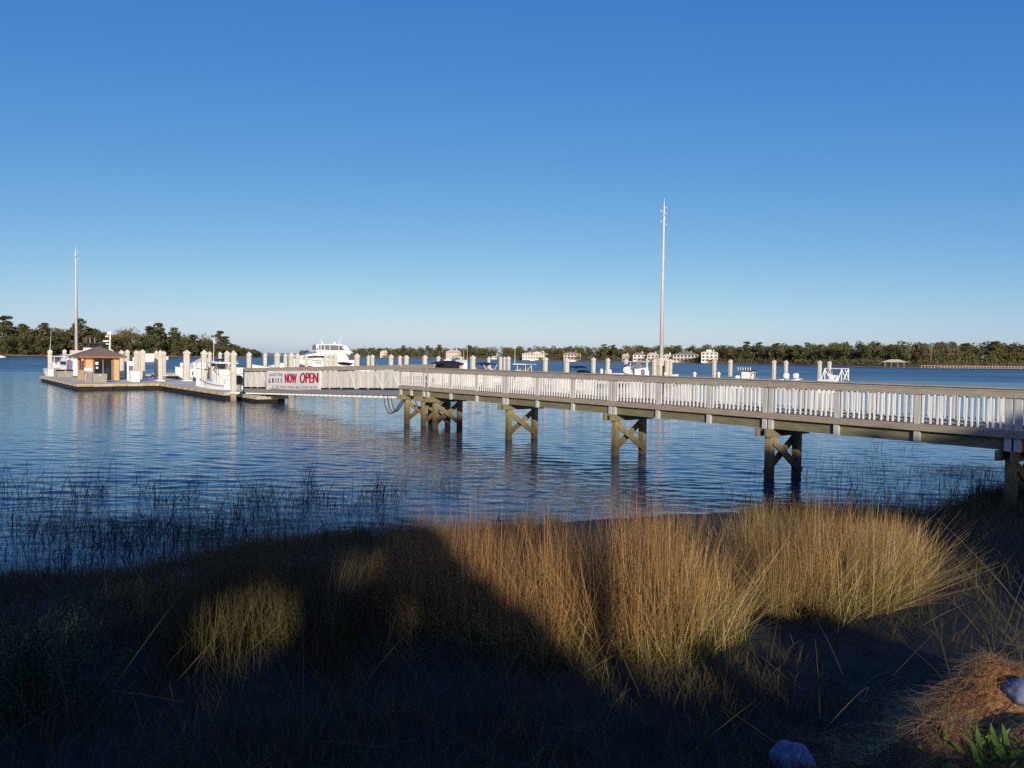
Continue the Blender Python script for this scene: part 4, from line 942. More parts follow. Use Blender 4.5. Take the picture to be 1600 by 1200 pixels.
m_ = MB(); m_.box(-2.1, -1.3, -.2, .2, 5.0, 5.18); m_.box(-2.1, -1.6, -.15, .15, 4.55, 4.7); m_.tube([(-1.9, 0, 5.7), (-1.9, 0, 5.85), (-1.9, 0, 6.0)], [.25, .25, .05], 8); m_.box(-2.25, -1.9, -.12, .12, 6.1, 6.45); m_.build('radar', M['white'], ms_)
b4 = boat(186, 108, U_, 'white and blue boat stern seen in the gap right of the hut'); hull_parts(b4, 8, 2.8, 1.0, 1.5, stripe_h=.4); console(b4, .3, 1.0); t_top(b4, -1.2, 1, 1.0, 3.0, 1.0); outboard(b4, -4.1, .4, 1.0, 1.2); outboard(b4, -4.1, -.4, 1.0, 1.2)
b5 = boat(329, 99, V_ + math.pi + .15, 'white cruiser with black canopy behind the pile with the notice'); hull_parts(b5, 9, 2.9, 1.15, 1.7, open_=False)
band(b5, [(-.8, 1.15, 1.2, 2.3), (1.0, 1.1, 1.3, 2.45), (2.0, .9, 1.5, 1.9), (3.2, .45, 1.6, 1.68)], 'white', 'cabin'); m_ = MB(); m_.box(-.6, .9, -1.17, 1.17, 1.75, 2.1); m_.build('window', M['black'], b5)
bimini(b5, -3.2, -.6, 1.2, 2.75, 1.4, 'black'); m_ = MB(); m_.prism([(1.6, 1.9), (2.9, 1.7), (.9, 2.75), (.5, 2.75)], -1.0, 1.0); m_.build('windscreen', M['white'], b5)
b6 = boat(346, 63.5, U_ + .05, 'white T-top fishing boat tied to the walkway beside the gangway foot'); hull_parts(b6, 7.2, 2.4, .85, 1.25); console(b6, .2, .8, 1.0, 1.3); t_top(b6, -1.3, 1.3, 1.05, 2.62, .8, 'white', 'steel'); outboard(b6, -3.7, .0, .95, 1.15, 'black'); whip(b6, -.4, .8, 2.6, 2.4, .2)
m_ = MB(); m_.box(-2.9, -2.3, -.7, .7, .85, 1.3); m_.build('bait_tank', M['offwhite'], b6, bevel=.05); m_ = MB(); m_.box(-1.9, -1.6, -.5, -.2, 1.0, 1.35); m_.build('jerry_can', M['redthing'], b6, bevel=.03)
b7 = boat(375, 92, V_ + .1, 'small white bow with a little rail between foot pile and next pile'); hull_parts(b7, 6, 2.2, .9, 1.5, open_=False); m_ = MB(); m_.tube([(2.3, -.3, 1.35), (2.5, 0, 2.0), (2.3, .3, 1.35)], .03, 5); m_.build('bow_rail', M['white'], b7)
band(b7, [(-1.4, .8, .9, 1.8), (.4, .8, 1.0, 1.7), (1.2, .6, 1.1, 1.3)], 'white', 'cabin')
b8 = boat(440, 105, V_ + math.pi, 'white runabout bow half hidden behind wide piles left of the yacht'); hull_parts(b8, 8, 2.6, 1.2, 2.0, open_=False); band(b8, [(-2, 1.05, 1.2, 2.3), (.2, 1.0, 1.4, 2.2), (1.6, .7, 1.6, 1.8)], 'white', 'cabin')
b9 = boat(588, 105, V_ + math.pi, 'low white boat carrying a long leaning outrigger pole'); hull_parts(b9, 6.5, 2.2, 1.3, 1.65, open_=False); band(b9, [(-2.2, .8, 1.3, 1.75), (0, .8, 1.4, 1.85), (1.6, .5, 1.5, 1.6)], 'white', 'cabin')
m_ = MB(); m_.tube([(-.6, 0, 1.7), (.9, 0, 3.4), (2.0, 0, 4.8)], [.06, .05, .03], 6); m_.build('outrigger', M['steel'], b9)
b10 = boat(656, 95, V_, 'small grey and white boat right of the overlapping gangway rail'); hull_parts(b10, 5, 2, .9, 1.6, open_=False); band(b10, [(-1.6, .7, 1.0, 2.0), (.2, .7, 1.1, 2.1), (1, .5, 1.2, 1.5)], 'offwhite', 'cabin')
b11 = boat(703, 98, V_ + math.pi, 'boat with navy canvas canopy and white raked arch', ); hull_parts(b11, 8, 2.7, 1.0, 1.5, 'offwhite', open_=False)
bimini(b11, -1.5, 2.3, 1.2, 2.85, 1.6, 'navy', .3, 'dark'); m_ = MB(); m_.prism([(-1.9, 1.2), (-.9, 1.2), (-1.5, 2.7), (-1.75, 2.95)], -1.2, 1.2); m_.build('arch', M['white'], b11)
m_ = MB(); m_.prism([(-.6, 1.2), (1.9, 1.4), (1.5, 2.55), (-.8, 2.6)], -1.1, 1.1); m_.build('side_curtain', M['dark'], b11); whip(b11, -1.5, .9, 2.7, 1.7); whip(b11, -3.2, -.8, 1.4, 3.5)
b12 = boat(776, 88, V_, 'long white bowrider with framed windscreen and navy bimini'); hull_parts(b12, 7.6, 2.4, 1.0, 1.45, open_=False)
m_ = MB(); m_.prism([(-1.7, 1.1), (-.7, 1.15), (-1.35, 2.0), (-1.75, 2.05)], -.95, .95); m_.build('windscreen', M['greyglass'], b12); bimini(b12, -2.6, -.6, 1.0, 2.75, 1.2, 'navy'); m_ = MB(); m_.box(-3.2, -2.2, -.9, .9, 1.05, 1.6); m_.build('seat', M['white'], b12, bevel=.06)
m_ = MB()
for y in (-.97, .97): m_.tube([(-1.75, y, 1.2), (-1.4, y, 2.08), (-.68, y, 1.2)], .05, 5)
m_.build('windscreen_frame', M['white'], b12)
b13 = boat(820, 86, V_ + .2, 'white centre console with plain white T-top and tall antenna'); hull_parts(b13, 6, 2.2, .7, 1.1); console(b13, .2, .75); t_top(b13, -1.1, 1.0, .95, 2.62, .75); outboard(b13, -3.1, 0, .9); whip(b13, -.9, .7, 2.6, 2.3)
b14 = boat(903, 80, V_, 'low dark boat with two folded black biminis'); hull_parts(b14, 5.6, 2.2, .6, .9, 'offwhite'); bimini(b14, -1.0, .55, .9, 2.6, .8, 'black', .08, 'dark'); bimini(b14, .15, 1.4, .9, 2.15, .8, 'black', .3, 'dark'); console(b14, .4, .6, .8, .9)
b15 = boat(995, 101, U_ + math.pi + .5, 'white fishing boat with T-top and clear enclosure between two piles'); hull_parts(b15, 7.5, 2.6, 1.25, 1.8); console(b15, .2, 1.2, 1.2, 1.0); t_top(b15, -1.3, 1.3, 1.15, 3.0, 1.2); m_ = MB(); m_.prism([(.1, 1.9), (1.3, 1.7), (.7, 2.9), (.1, 2.9)], -.9, .9); m_.build('enclosure', M['greyglass'], b15); outboard(b15, -3.8, .35, 1.3); outboard(b15, -3.8, -.35, 1.3)
b16 = boat(1020, 99, U_ + math.pi + .6, 'white boat stern with engine partly hidden by the right pole base'); hull_parts(b16, 6.5, 2.4, 1.2, 1.5, open_=False); outboard(b16, -3.3, 0, 1.5, 1.3); band(b16, [(-2.2, .8, 1.2, 2.0), (0, .8, 1.3, 2.4), (1.0, .6, 1.3, 1.5)], 'white', 'cabin')
b17 = boat(1170, 94, V_ + .25, 'boat with black T-top and row of white rod holders'); hull_parts(b17, 6.6, 2.3, .7, 1.1); console(b17, .2, .75, .95, 1.0); t_top(b17, -1.3, .9, .95, 2.18, .75, 'black', 'dark', 6); outboard(b17, -3.4, 0, .95)
m_ = MB(); m_.box(.1, .95, -.5, .5, .8, 2.05); m_.build('cover', M['white'], b17, bevel=.08)
b18 = boat(1236, 92, V_ - .1, 'low white skiff with twin white outboards'); hull_parts(b18, 4.4, 1.9, .95, 1.25); outboard(b18, -.2, .45, 1.25, 1.05); outboard(b18, .35, -.5, 1.25, 1.05)
b19 = boat(1304, 82, V_ + .1, 'white boat with white bimini frame moored at the right end'); hull_parts(b19, 4.4, 2.1, .95, 1.3, open_=False); m_ = MB(); m_.box(-2.15, -1.0, -.85, .85, 1.0, 1.45); m_.build('engine_box', M['white'], b19, bevel=.06)
m_ = MB(); m_.box(-.35, 1.45, -.95, .95, 2.55, 2.63); bt = m_.build('bimini', M['white'], b19, bevel=.03)
m_ = MB()
for y in (-.9, .9):
    for p0, p1 in (((-1.2, y, 1.3), (-.3, y, 2.55)), ((-.3, y, 1.3), (-.3, y, 2.55)), ((-.3, y, 2.5), (.9, y, 1.4)), ((.2, y, 1.4), (1.3, y, 2.5)), ((1.4, y, 1.3), (1.4, y, 2.55)), ((.5, y, 2.5), (1.4, y, 1.5))): m_.tube([p0, p1], .05, 6)
m_.build('frame', M['white'], bt); m_ = MB(); m_.box(-.4, .1, -.4, .4, 1.2, 1.9); m_.build('console', M['white'], b19, bevel=.05)
# boats far out
for px, py, k, lab in ((3, 557.5, .55, 'tiny white boat by the left bank at the left edge'), (236, 564, 2.0, 'low white boat out on the river between hut piles'), (700, 562.5, 1.1, 'tiny white boat below the grey far house'), (832, 562.5, 1.1, 'tiny white boat left of the cream house shore'), (895, 563.8, 1.2, 'tiny white boat below the sand coloured house'), (1448, 573.4, 1.0, 'white boat moored right of the far pavilion'), (1418, 572.6, .8, 'small white boat at the far pavilion dock')):
    g_ = gnd(px, py + 1.2); r_ = root('small_boat', (g_.x, g_.y, 0), .3, lab, 'boat', 'small boats far across the water')
    hull_parts(r_, 6 * k, 2 * k, .8 * k, 1.1 * k, open_=False)
    band(r_, [(-1.5 * k, .7 * k, .8 * k, 1.5 * k), (.6 * k, .7 * k, .9 * k, 1.5 * k), (1.2 * k, .5 * k, 1.0 * k, 1.1 * k)], 'white', 'cabin')

# ------------------------------------------------------------------ houses across the river
def house(px0, px1, yb, yt, mtl, roofm, label, kind=0, back=14, storeys=2):
    p = along_px(RB, (px0 + px1) / 2); q = Vector(p) * (1 + back * .45 / Vector(p).length); Z = q.y
    W = (px1 - px0) * Z / F_PX; z0 = 1.4; zt = max(z0 + 3, at((px0 + px1) / 2, yt, Z).z); Hh = (zt - z0); D = W * .5
    r_ = root('house', (q.x, q.y, z0), -math.atan2(q.x, q.y), label, 'house', 'waterfront houses across the river')
    rh = Hh * (.26 if kind != 2 else .12); wh = Hh - rh
    m_ = MB(); m_.box(-W / 2, W / 2, 0, D, -1, wh)
    if kind == 1: m_.box(-W * .14, W * .14, -W * .06, -.003, -1, wh)
    if kind == 2: m_.box(-W * .2, W * .12, D * .2, D * .7, wh + .003, wh + Hh * .25)
    m_.build('wall', M[mtl], r_)
    e = .5; m_ = MB(); m_.add([(-W / 2 - e, -e, wh), (W / 2 + e, -e, wh), (W / 2 + e, D + e, wh), (-W / 2 - e, D + e, wh), (-W / 2 + D * .5, D / 2, Hh), (W / 2 - D * .5, D / 2, Hh)], [(0, 1, 5, 4), (1, 2, 5), (2, 3, 4, 5), (3, 0, 4), (3, 2, 1, 0)])
    if kind == 1: m_.add([(-W * .17, -W * .08, wh), (W * .17, -W * .08, wh), (W * .17, D * .4, wh), (-W * .17, D * .4, wh), (0, -W * .08, wh + rh * 1.25), (0, D * .5, wh + rh * 1.25)], [(0, 1, 4), (1, 2, 5, 4), (2, 3, 5), (3, 0, 4, 5)])
    m_.build('roof', M[roofm], r_)
    n_ = max(3, int(W / 3.2))
    for st in range(storeys):
        for k in range(n_):
            x = -W / 2 + W * (k + .5) / n_; ww = W / n_ * .27; zz = wh * (st + .28) / storeys; hh = wh / storeys * .5
            yf = -W * .06 if kind == 1 and abs(x) < W * .14 else 0
            m_ = MB(); m_.box(x - ww, x + ww, yf - .08, yf - .004, zz, zz + hh); m_.build('window', M['glass'], r_)
    if kind == 3:
        m_ = MB(); m_.box(-W / 2, W / 2, -2.4, -.09, wh * .48, wh * .53); m_.box(-W / 2, W / 2, -2.4, -.09, wh * .97, wh * 1.0)
        for k in range(n_ + 1): x = -W / 2 + W * k / n_; m_.box(x - .15, x + .15, -2.39, -2.1, -1, wh * .97)
        m_.build('verandah', M['house'], r_)
    m_ = MB(); m_.box(W * .2, W * .2 + 1.2, D * .5, D * .5 + 1, Hh - rh * .5, Hh + 1.2); m_.build('chimney', M[mtl], r_)
for a_ in ((594, 606, 553, 547.5, 'house', 'roofl', 'small white far house left of the grey far house', 0, 30), (697, 720, 558, 546.5, 'houseb', 'roofl', 'grey three storey far house above the navy canvas boat', 3, 14, 3),
           (816, 862, 560, 549.5, 'house', 'roofl', 'long cream far house with a gabled centre', 1, 12), (881, 907, 560, 549.5, 'housec', 'roofg', 'sand coloured far house right of the long cream house', 3, 14),
           (972, 983, 561, 553, 'housec', 'roofl', 'small far house behind the pile beside the T-top boat', 0, 14), (989, 1008, 561, 551, 'house', 'roofg', 'pink white far house above the enclosed T-top boat', 0, 16), (1011, 1029, 562, 551, 'houseb', 'roofl', 'grey far house left of the right pole', 0, 16),
           (1036, 1050, 562, 553, 'house', 'roofl', 'low white far house right of the right pole', 0, 16), (1052, 1090, 562, 550.5, 'houseb', 'roofg', 'wide brown roofed verandah house right of the right pole', 3, 18), (1096, 1121, 563, 548.5, 'house', 'roofl', 'tall white flat roofed house with a roof room', 2, 12, 3),
           (768, 780, 560, 556, 'house', 'roofl', 'low pale boathouse roof at the water left of the palm', 0, 4, 1)): house(*a_)
# far dock with pavilion on the right
p = along_px(RB, 1398); q = Vector(p) * .955; Z = q.y
r_ = root('pavilion', (q.x, q.y, 0), -math.atan2(q.x, q.y), 'open boat pavilion with pale grey roof on the far right bank', 'pavilion')
PWd = 15.0; m_ = MB(); m_.add([(-PWd / 2, -3, 3.3), (PWd / 2, -3, 3.3), (PWd / 2, 3, 3.3), (-PWd / 2, 3, 3.3), (-PWd * .15, 0, 5.0), (PWd * .15, 0, 5.0)], [(0, 1, 5, 4), (1, 2, 5), (2, 3, 4, 5), (3, 0, 4), (3, 2, 1, 0)]); m_.build('roof', M['roofl'], r_)
m_ = MB()
for x in (-5.2, -1.8, 1.8, 5.2):
    for y in (-2.3, 2.3): m_.box(x - .16, x + .16, y - .16, y + .16, -1, 3.3)
m_.build('posts', M['barkpale'], r_); m_ = MB(); m_.box(-14, 24, -2.6, 2.6, .5, .9); m_.build('deck', M['dark'], r_)
pts = [along_px(RB, px) * k for px, k in ((1440, .955), (1500, .965), (1560, .965), (1640, .965), (1720, .965))]
r_ = root('long_jetty', (0, 0, 0), 0, 'long low far jetty of short posts running right from the pavilion', 'jetty')
m_ = MB()
for p0, p1 in zip(pts[:-1], pts[1:]): m_.beam((p0.x, p0.y, 1.35), (p1.x, p1.y, 1.35), 1.6, .2)
m_.build('deck', M['rail'], r_); m_ = MB()
for p0, p1 in zip(pts[:-1], pts[1:]):
    n_ = int((p1 - p0).length / 2.6)
    for k in range(n_): c_ = p0.lerp(p1, k / n_); m_.box(c_.x - .17, c_.x + .17, c_.y - .17, c_.y + .17, -1, 1.9)
m_.build('posts', M['rail'], r_)

# ------------------------------------------------------------------ foreground grass, reeds, litter
def blades(X, Y, Hh, lean, az, width, droop, rs, segs=4, z=None, kink=None):
    """ribbons: base at (X,Y) on the ground, length Hh, leaning by lean towards az, drooping towards the tip"""
    n_ = len(X); z = ground_z(X, Y) if z is None else z
    P = np.stack([X, Y, z - .03], -1); dirh = np.stack([np.cos(az), np.sin(az), np.zeros(n_)], -1)
    tw = rs.uniform(0, 6.28, n_); sd = np.stack([np.cos(tw), np.sin(tw), np.zeros(n_)], -1)
    V = np.zeros((n_, segs + 1, 2, 3)); hA = np.zeros((n_, segs + 1, 2)); cur = P.copy(); a = lean.copy()
    for k in range(segs + 1):
        t = k / segs; w = width * (1 - .85 * t ** 1.5)
        V[:, k, 0] = cur - sd * w[:, None] / 2; V[:, k, 1] = cur + sd * w[:, None] / 2; hA[:, k, :] = t
        if k < segs:
            a = a + droop * (t + .3) / segs
            if kink is not None: a = a + np.where(kink[0] == k, kink[1], 0)
            cur = cur + (dirh * np.sin(a)[:, None] + np.array([0, 0, 1.0]) * np.cos(a)[:, None]) * (Hh / segs)[:, None]
    i = np.arange(n_ * (segs + 1) * 2).reshape(n_, segs + 1, 2)
    Q = np.stack([i[:, :-1, 0], i[:, :-1, 1], i[:, 1:, 1], i[:, 1:, 0]], -1).reshape(-1, 4)
    return V.reshape(-1, 3), Q, hA.reshape(-1)
def joinB(L):
    o = 0; Vs, Qs, Hs = [], [], []
    for V, Q, h_ in L: Vs.append(V); Qs.append(Q + o); Hs.append(h_); o += len(V)
    return np.concatenate(Vs), np.concatenate(Qs), np.concatenate(Hs)
FX = [-1.6, -.9, .0, .46, 1.2, 1.55, 1.9, 2.15, 2.6, 3.9, 5.0, 6.0]
FY = [7.6, 6.4, 5.7, 5.35, 5.4, 5.7, 6.1, 6.9, 6.5, 7.4, 8.9, 10.2]
rs = np.random.default_rng(31); L = []
def clump_field(n_, x0, x1, depth, hfun, wmin=.0022, wmax=.0055, seed=0, leanmax=.42):
    r_ = np.random.default_rng(seed); nc = max(8, n_ // 120)
    cx = r_.uniform(x0, x1, nc); cd = r_.beta(.9, 1.5, nc) * depth; cy = np.interp(cx, FX, FY) + cd
    kp = vnoise(cx * 2.6, cy * 1.6, seed) > -.33; cx, cy = cx[kp], cy[kp]; nc = len(cx); n_ = int(n_ * .85)
    k = r_.integers(0, nc, n_); sg = r_.uniform(.05, .13, nc)[k]
    ox = r_.normal(0, 1, n_) * sg; oy = r_.normal(0, 1, n_) * sg; X = cx[k] + ox; Y = cy[k] + oy
    ok = Y > np.interp(X, FX, FY) - .12; X, Y, k, ox, oy = X[ok], Y[ok], k[ok], ox[ok], oy[ok]
    Hh = hfun(X, Y) * r_.uniform(.45, 1.12, len(X)) * r_.uniform(.72, 1.14, nc)[k]
    caz = r_.uniform(0, 6.28, nc); az = np.where(r_.random(len(X)) < .55, np.arctan2(oy, ox), caz[k]) + r_.normal(0, .7, len(X)); lean = np.abs(r_.normal(.10, .19, len(X))); dro = r_.normal(.03, .16, len(X))
    # a few broken, flopped stalks
    fl = r_.random(len(X)) < .09; lean[fl] += r_.uniform(.4, 1.1, fl.sum()); Hh[fl] *= .9
    kk = (r_.integers(1, 4, len(X)), np.where(r_.random(len(X)) < .14, r_.uniform(-1.6, 1.6, len(X)), r_.normal(0, .07, len(X))))
    return blades(X, Y, Hh, lean, az, r_.uniform(wmin, wmax, len(X)), dro, r_, kink=kk)
def hmain(X, Y):
    return np.interp(X, [-1.6, -.5, 1.35, 2.06, 3.1, 4.6, 5.6], [.80, .98, 1.08, .38, 1.06, .70, .40]) * np.interp(Y - np.interp(X, FX, FY), [0, .5, 3, 6], [.85, 1.0, .9, .6])
L.append(clump_field(14000, -1.5, 1.74, 3.6, hmain, seed=41)); L.append(clump_field(12500, 2.38, 5.1, 3.4, hmain, seed=42)); L.append(clump_field(1500, -1.4, 5.0, 5.0, lambda X, Y: hmain(X, Y) * 1.28, .002, .0036, seed=45)); L.append(clump_field(5200, -1.4, 6.2, 7.0, lambda X, Y: hmain(X, Y) * .8, seed=43))
# stalks arching out of the right side
r_ = np.random.default_rng(44); n_ = 380
X = r_.uniform(3.1, 4.15, n_); Y = np.interp(X, FX, FY) + r_.uniform(-.05, .9, n_)
L.append(blades(X, Y, r_.uniform(.5, 1.2, n_), r_.uniform(.45, 1.3, n_), r_.normal(-.2, .35, n_), r_.uniform(.0025, .005, n_), r_.uniform(0, .4, n_), r_, 6))
n_ = 1300
X = r_.uniform(-.9, 4.4, n_); Y = np.interp(X, FX, FY) + r_.uniform(-.1, .5, n_)
L.append(blades(X, Y, r_.uniform(.5, 1.1, n_), r_.uniform(.3, 1.1, n_), r_.uniform(0, 6.28, n_), r_.uniform(.0025, .005, n_), r_.uniform(.05, .6, n_), r_, 6))
V, Q, h_ = joinB(L)
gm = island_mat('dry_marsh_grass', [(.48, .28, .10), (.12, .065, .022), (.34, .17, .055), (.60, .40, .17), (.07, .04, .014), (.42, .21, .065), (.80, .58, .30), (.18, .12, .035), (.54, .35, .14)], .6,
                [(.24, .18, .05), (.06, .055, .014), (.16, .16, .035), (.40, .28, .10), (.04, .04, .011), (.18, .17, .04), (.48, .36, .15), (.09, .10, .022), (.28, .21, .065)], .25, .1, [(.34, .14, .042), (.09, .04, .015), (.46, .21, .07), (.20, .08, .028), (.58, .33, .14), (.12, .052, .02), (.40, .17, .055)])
ru = np.clip(.78 + .7 * vnoise(V[:, 0] * .9 + 3, V[:, 1] * .9, 77) - .26 * (V[:, 0] - .8), 0, 1) * np.clip(h_ * 1.5 - .25, 0, 1)
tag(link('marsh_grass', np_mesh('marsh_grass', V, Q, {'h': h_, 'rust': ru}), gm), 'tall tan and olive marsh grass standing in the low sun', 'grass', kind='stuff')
# the shaded bank: shorter growth, coloured darker for the shade
L = []; r_ = np.random.default_rng(51)
def scatter(n_, x0, x1, y0, y1, hf, lean=.35, wmax=.006, cl=True):
    X = r_.uniform(x0, x1, n_); Y = r_.uniform(y0, y1, n_)
    if cl:
        k = vnoise(X * 1.7, Y * 1.7, 61); ok = k + r_.normal(0, .35, n_) > -.2; X, Y = X[ok], Y[ok]
    ok = Y < np.interp(X, SHX, SHY) + .15; X, Y = X[ok], Y[ok]; n_ = len(X)
    L.append(blades(X, Y, hf(X, Y) * r_.uniform(.5, 1.15, n_), np.abs(r_.normal(.1, lean, n_)), r_.uniform(0, 6.28, n_), r_.uniform(.0025, wmax, n_), np.abs(r_.normal(.3, .4, n_)), r_))
hleft = lambda X, Y: np.where(Y < 5.3, .30, np.clip(.92 - .105 * (Y - 3.6), .12, .9))
scatter(26000, -8.5, -.6, 3.0, 11.4, hleft); scatter(7000, -2.5, -1.2, 5.2, 7.0, lambda X, Y: .85 + 0 * X, .22)
scatter(2600, -1.9, -.9, 7.4, 10.5, lambda X, Y: .75 + 0 * X, .3); scatter(3500, -5, .6, 9, 14.6, lambda X, Y: .5 + 0 * X, .4)
scatter(12000, -1.6, 2.2, 3.0, 5.7, lambda X, Y: .24 - .03 * X, .6); scatter(17000, 1.5, 10, 3.2, 12, lambda X, Y: .13 + .02 * X, .8, .005); scatter(14000, -9, 1.5, 3.0, 6.2, lambda X, Y: .26 + 0 * X, .7, .005, False)
scatter(18000, 4.5, 14, 8.0, 20, lambda X, Y: .42 + 0 * X, .4, .008, False)
def fringe(n_, x0, x1, dep, h0):
    X = r_.uniform(x0, x1, n_); Y = np.interp(X, SHX, SHY) - np.abs(r_.normal(0, dep, n_)) + .12
    L.append(blades(X, Y, h0 * r_.uniform(.3, 1.2, n_), np.abs(r_.normal(.15, .4, n_)), r_.uniform(0, 6.28, n_), r_.uniform(.004, .010, n_), np.abs(r_.normal(.3, .4, n_)), r_))
fringe(10000, -9.5, -2.5, .9, .31); fringe(4000, -4.5, 1.0, 1.2, .38); fringe(6000, 5, 15, 1.3, .42)
n_ = 1500; X = r_.uniform(-6, 6, n_); Y = r_.uniform(3.4, 9.5, n_); L.append(blades(X, Y, r_.uniform(.3, .9, n_), r_.uniform(.5, 1.5, n_), r_.uniform(0, 6.28, n_), r_.uniform(.004, .008, n_), r_.uniform(-.1, .5, n_), r_, 5, z=ground_z(X, Y) + .06))
V, Q, h_ = joinB(L)
dm = island_mat('shade_darkened_grass', [(.10, .07, .03), (.06, .042, .018), (.20, .145, .075), (.05, .045, .016), (.08, .06, .025)], .7, [(.05, .045, .016), (.04, .042, .014), (.08, .06, .026)], .2)
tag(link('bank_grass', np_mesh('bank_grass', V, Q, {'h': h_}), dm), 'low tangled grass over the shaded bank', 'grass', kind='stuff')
# dead reeds standing in the shallow water, coloured near black for their shade
L = []; r_ = np.random.default_rng(71)
def reeds(n_, fx, spread, hlo, hhi, tilt=.62, w=.019):
    X, Y = fx(n_); k = (r_.integers(1, 4, n_), np.where(r_.random(n_) < .6, r_.uniform(-2.4, 2.4, n_), r_.normal(0, .25, n_)))
    L.append(blades(X, Y, r_.uniform(hlo, hhi, n_), np.abs(r_.normal(.05, tilt, n_)), r_.normal(.15, .55, n_) + np.where(r_.random(n_) < .36, math.pi, 0), r_.uniform(w * .4, w * .8, n_), r_.normal(0, .08, n_), r_, 5, z=np.full(n_, -.05), kink=k))
def patch_px(cx, cy, sx, sy):
    def f(n_):
        Pg = [gnd(cx + r_.normal(0, sx), cy + r_.normal(0, sy)) for _ in range(n_)]; return np.array([p.x for p in Pg]), np.array([p.y for p in Pg])
    return f
for cx, cy, sx, sy, n_, lo, hi in ((30, 770, 40, 8, 36, .5, 1.1), (80, 785, 40, 10, 60, .4, .9), (135, 778, 10, 6, 22, .7, 1.35), (160, 772, 8, 6, 20, .7, 1.2), (230, 775, 16, 8, 40, .4, .9), (265, 785, 20, 8, 50, .3, .8), (300, 775, 8, 6, 24, .5, 1.0),
    (60, 830, 60, 14, 130, .3, .8), (150, 850, 70, 18, 240, .25, .7), (230, 830, 60, 14, 220, .25, .7), (300, 830, 50, 14, 200, .25, .6), (370, 800, 40, 12, 130, .3, .8), (400, 775, 30, 8, 70, .4, .9), (450, 785, 40, 10, 110, .3, .8), (480, 765, 10, 6, 26, .5, 1.1), (520, 790, 50, 8, 110, .25, .6),
    (590, 775, 18, 5, 60, .4, .9), (620, 765, 12, 5, 30, .5, .9), (690, 765, 18, 6, 34, .3, .8), (340, 850, 80, 14, 260, .2, .6), (440, 825, 60, 12, 200, .2, .55), (60, 885, 60, 12, 160, .2, .5), (230, 880, 80, 10, 220, .15, .45), (560, 815, 60, 8, 120, .2, .5),
    (1290, 745, 30, 10, 50, .2, .7), (1360, 730, 40, 12, 70, .2, .7), (1450, 745, 50, 10, 150, .1, .4), (1520, 740, 40, 8, 200, .1, .35), (1500, 775, 50, 10, 260, .2, .6), (1400, 785, 50, 8, 160, .2, .6), (1330, 775, 40, 8, 90, .3, .8), (1180, 770, 30, 8, 40, .3, .7), (1545, 770, 20, 12, 160, .3, .8), (1370, 700, 4, 4, 8, .6, 1.1), (1420, 705, 4, 4, 8, .6, 1.1)):
    reeds(int(n_ * 1.3), patch_px(cx, cy, sx, sy), 0, lo, hi * 1.1)
# flattened reed mats
for cx, cy, sx, sy, n_ in ((110, 826, 60, 2, 90), (230, 818, 60, 3, 90), (330, 838, 45, 3, 110), (180, 852, 30, 4, 60), (430, 815, 40, 3, 70), (1500, 735, 45, 4, 260), (560, 795, 30, 2, 50)):
    n_ = int(n_ * 1.6); X, Y = patch_px(cx, cy, sx, sy)(n_); L.append(blades(X, Y, r_.uniform(.5, 1.2, n_), r_.uniform(1.3, 1.55, n_), r_.normal(.2, .5, n_) + np.where(r_.random(n_) < .5, 0, math.pi), r_.uniform(.006, .014, n_), r_.normal(0, .06, n_), r_, 4, z=np.full(n_, .06)))
V, Q, h_ = joinB(L)
rm = island_mat('shade_dark_reed', [(.03, .022, .014), (.02, .016, .012), (.045, .032, .02), (.016, .014, .011)], .7)
tag(link('reeds', np_mesh('reeds', V, Q, {'h': h_}), rm), 'bent dead reeds in the shallows, coloured near black for their shade', 'reeds', kind='stuff')
def hit(px, py):
    d = ray(px, py); t = 2.0
    while t < 40:
        p = Vector((0, 0, H)) + d * t
        if p.z <= float(ground_z(p.x, p.y)): return p
        t += .01
    return gnd(px, py)
WEED = hit(1545, 1190)
# fallen pine straw on the little mounds
r_ = np.random.default_rng(81); n_ = 19000
k = r_.integers(0, len(MOUNDS), n_); mo = np.array(MOUNDS)[k]; X = mo[:, 0] + r_.normal(0, 1, n_) * mo[:, 3] * 1.05; Y = mo[:, 1] + r_.normal(0, 1, n_) * mo[:, 3] * 1.0
az = .4 + 1.6 * vnoise(X * 2.2, Y * 2.2, 5) + r_.normal(0, .8, n_) + np.where(r_.random(n_) < .5, 0, math.pi)
kp = (vnoise(X * 3.1, Y * 3.1, 15) + r_.normal(0, .2, n_) > -.12) & (np.hypot(X - WEED.x, Y - WEED.y) > .10); X, Y, az = X[kp], Y[kp], az[kp]; n_ = len(X)
V, Q, h_ = blades(X, Y, r_.uniform(.06, .17, n_), r_.uniform(1.46, 1.75, n_), az, r_.uniform(.002, .004, n_), r_.normal(0, .2, n_), r_, 3, z=ground_z(X, Y) + r_.uniform(.025, .06, n_))
pm_ = island_mat('pine_straw', [(.58, .27, .08), (.36, .15, .045), (.70, .40, .15), (.18, .08, .03), (.50, .23, .07)], .6)
tag(link('pine_straw', np_mesh('pine_straw', V, Q, {'h': h_}), pm_), 'orange brown pine straw lying on low mounds', 'pine straw', kind='stuff')
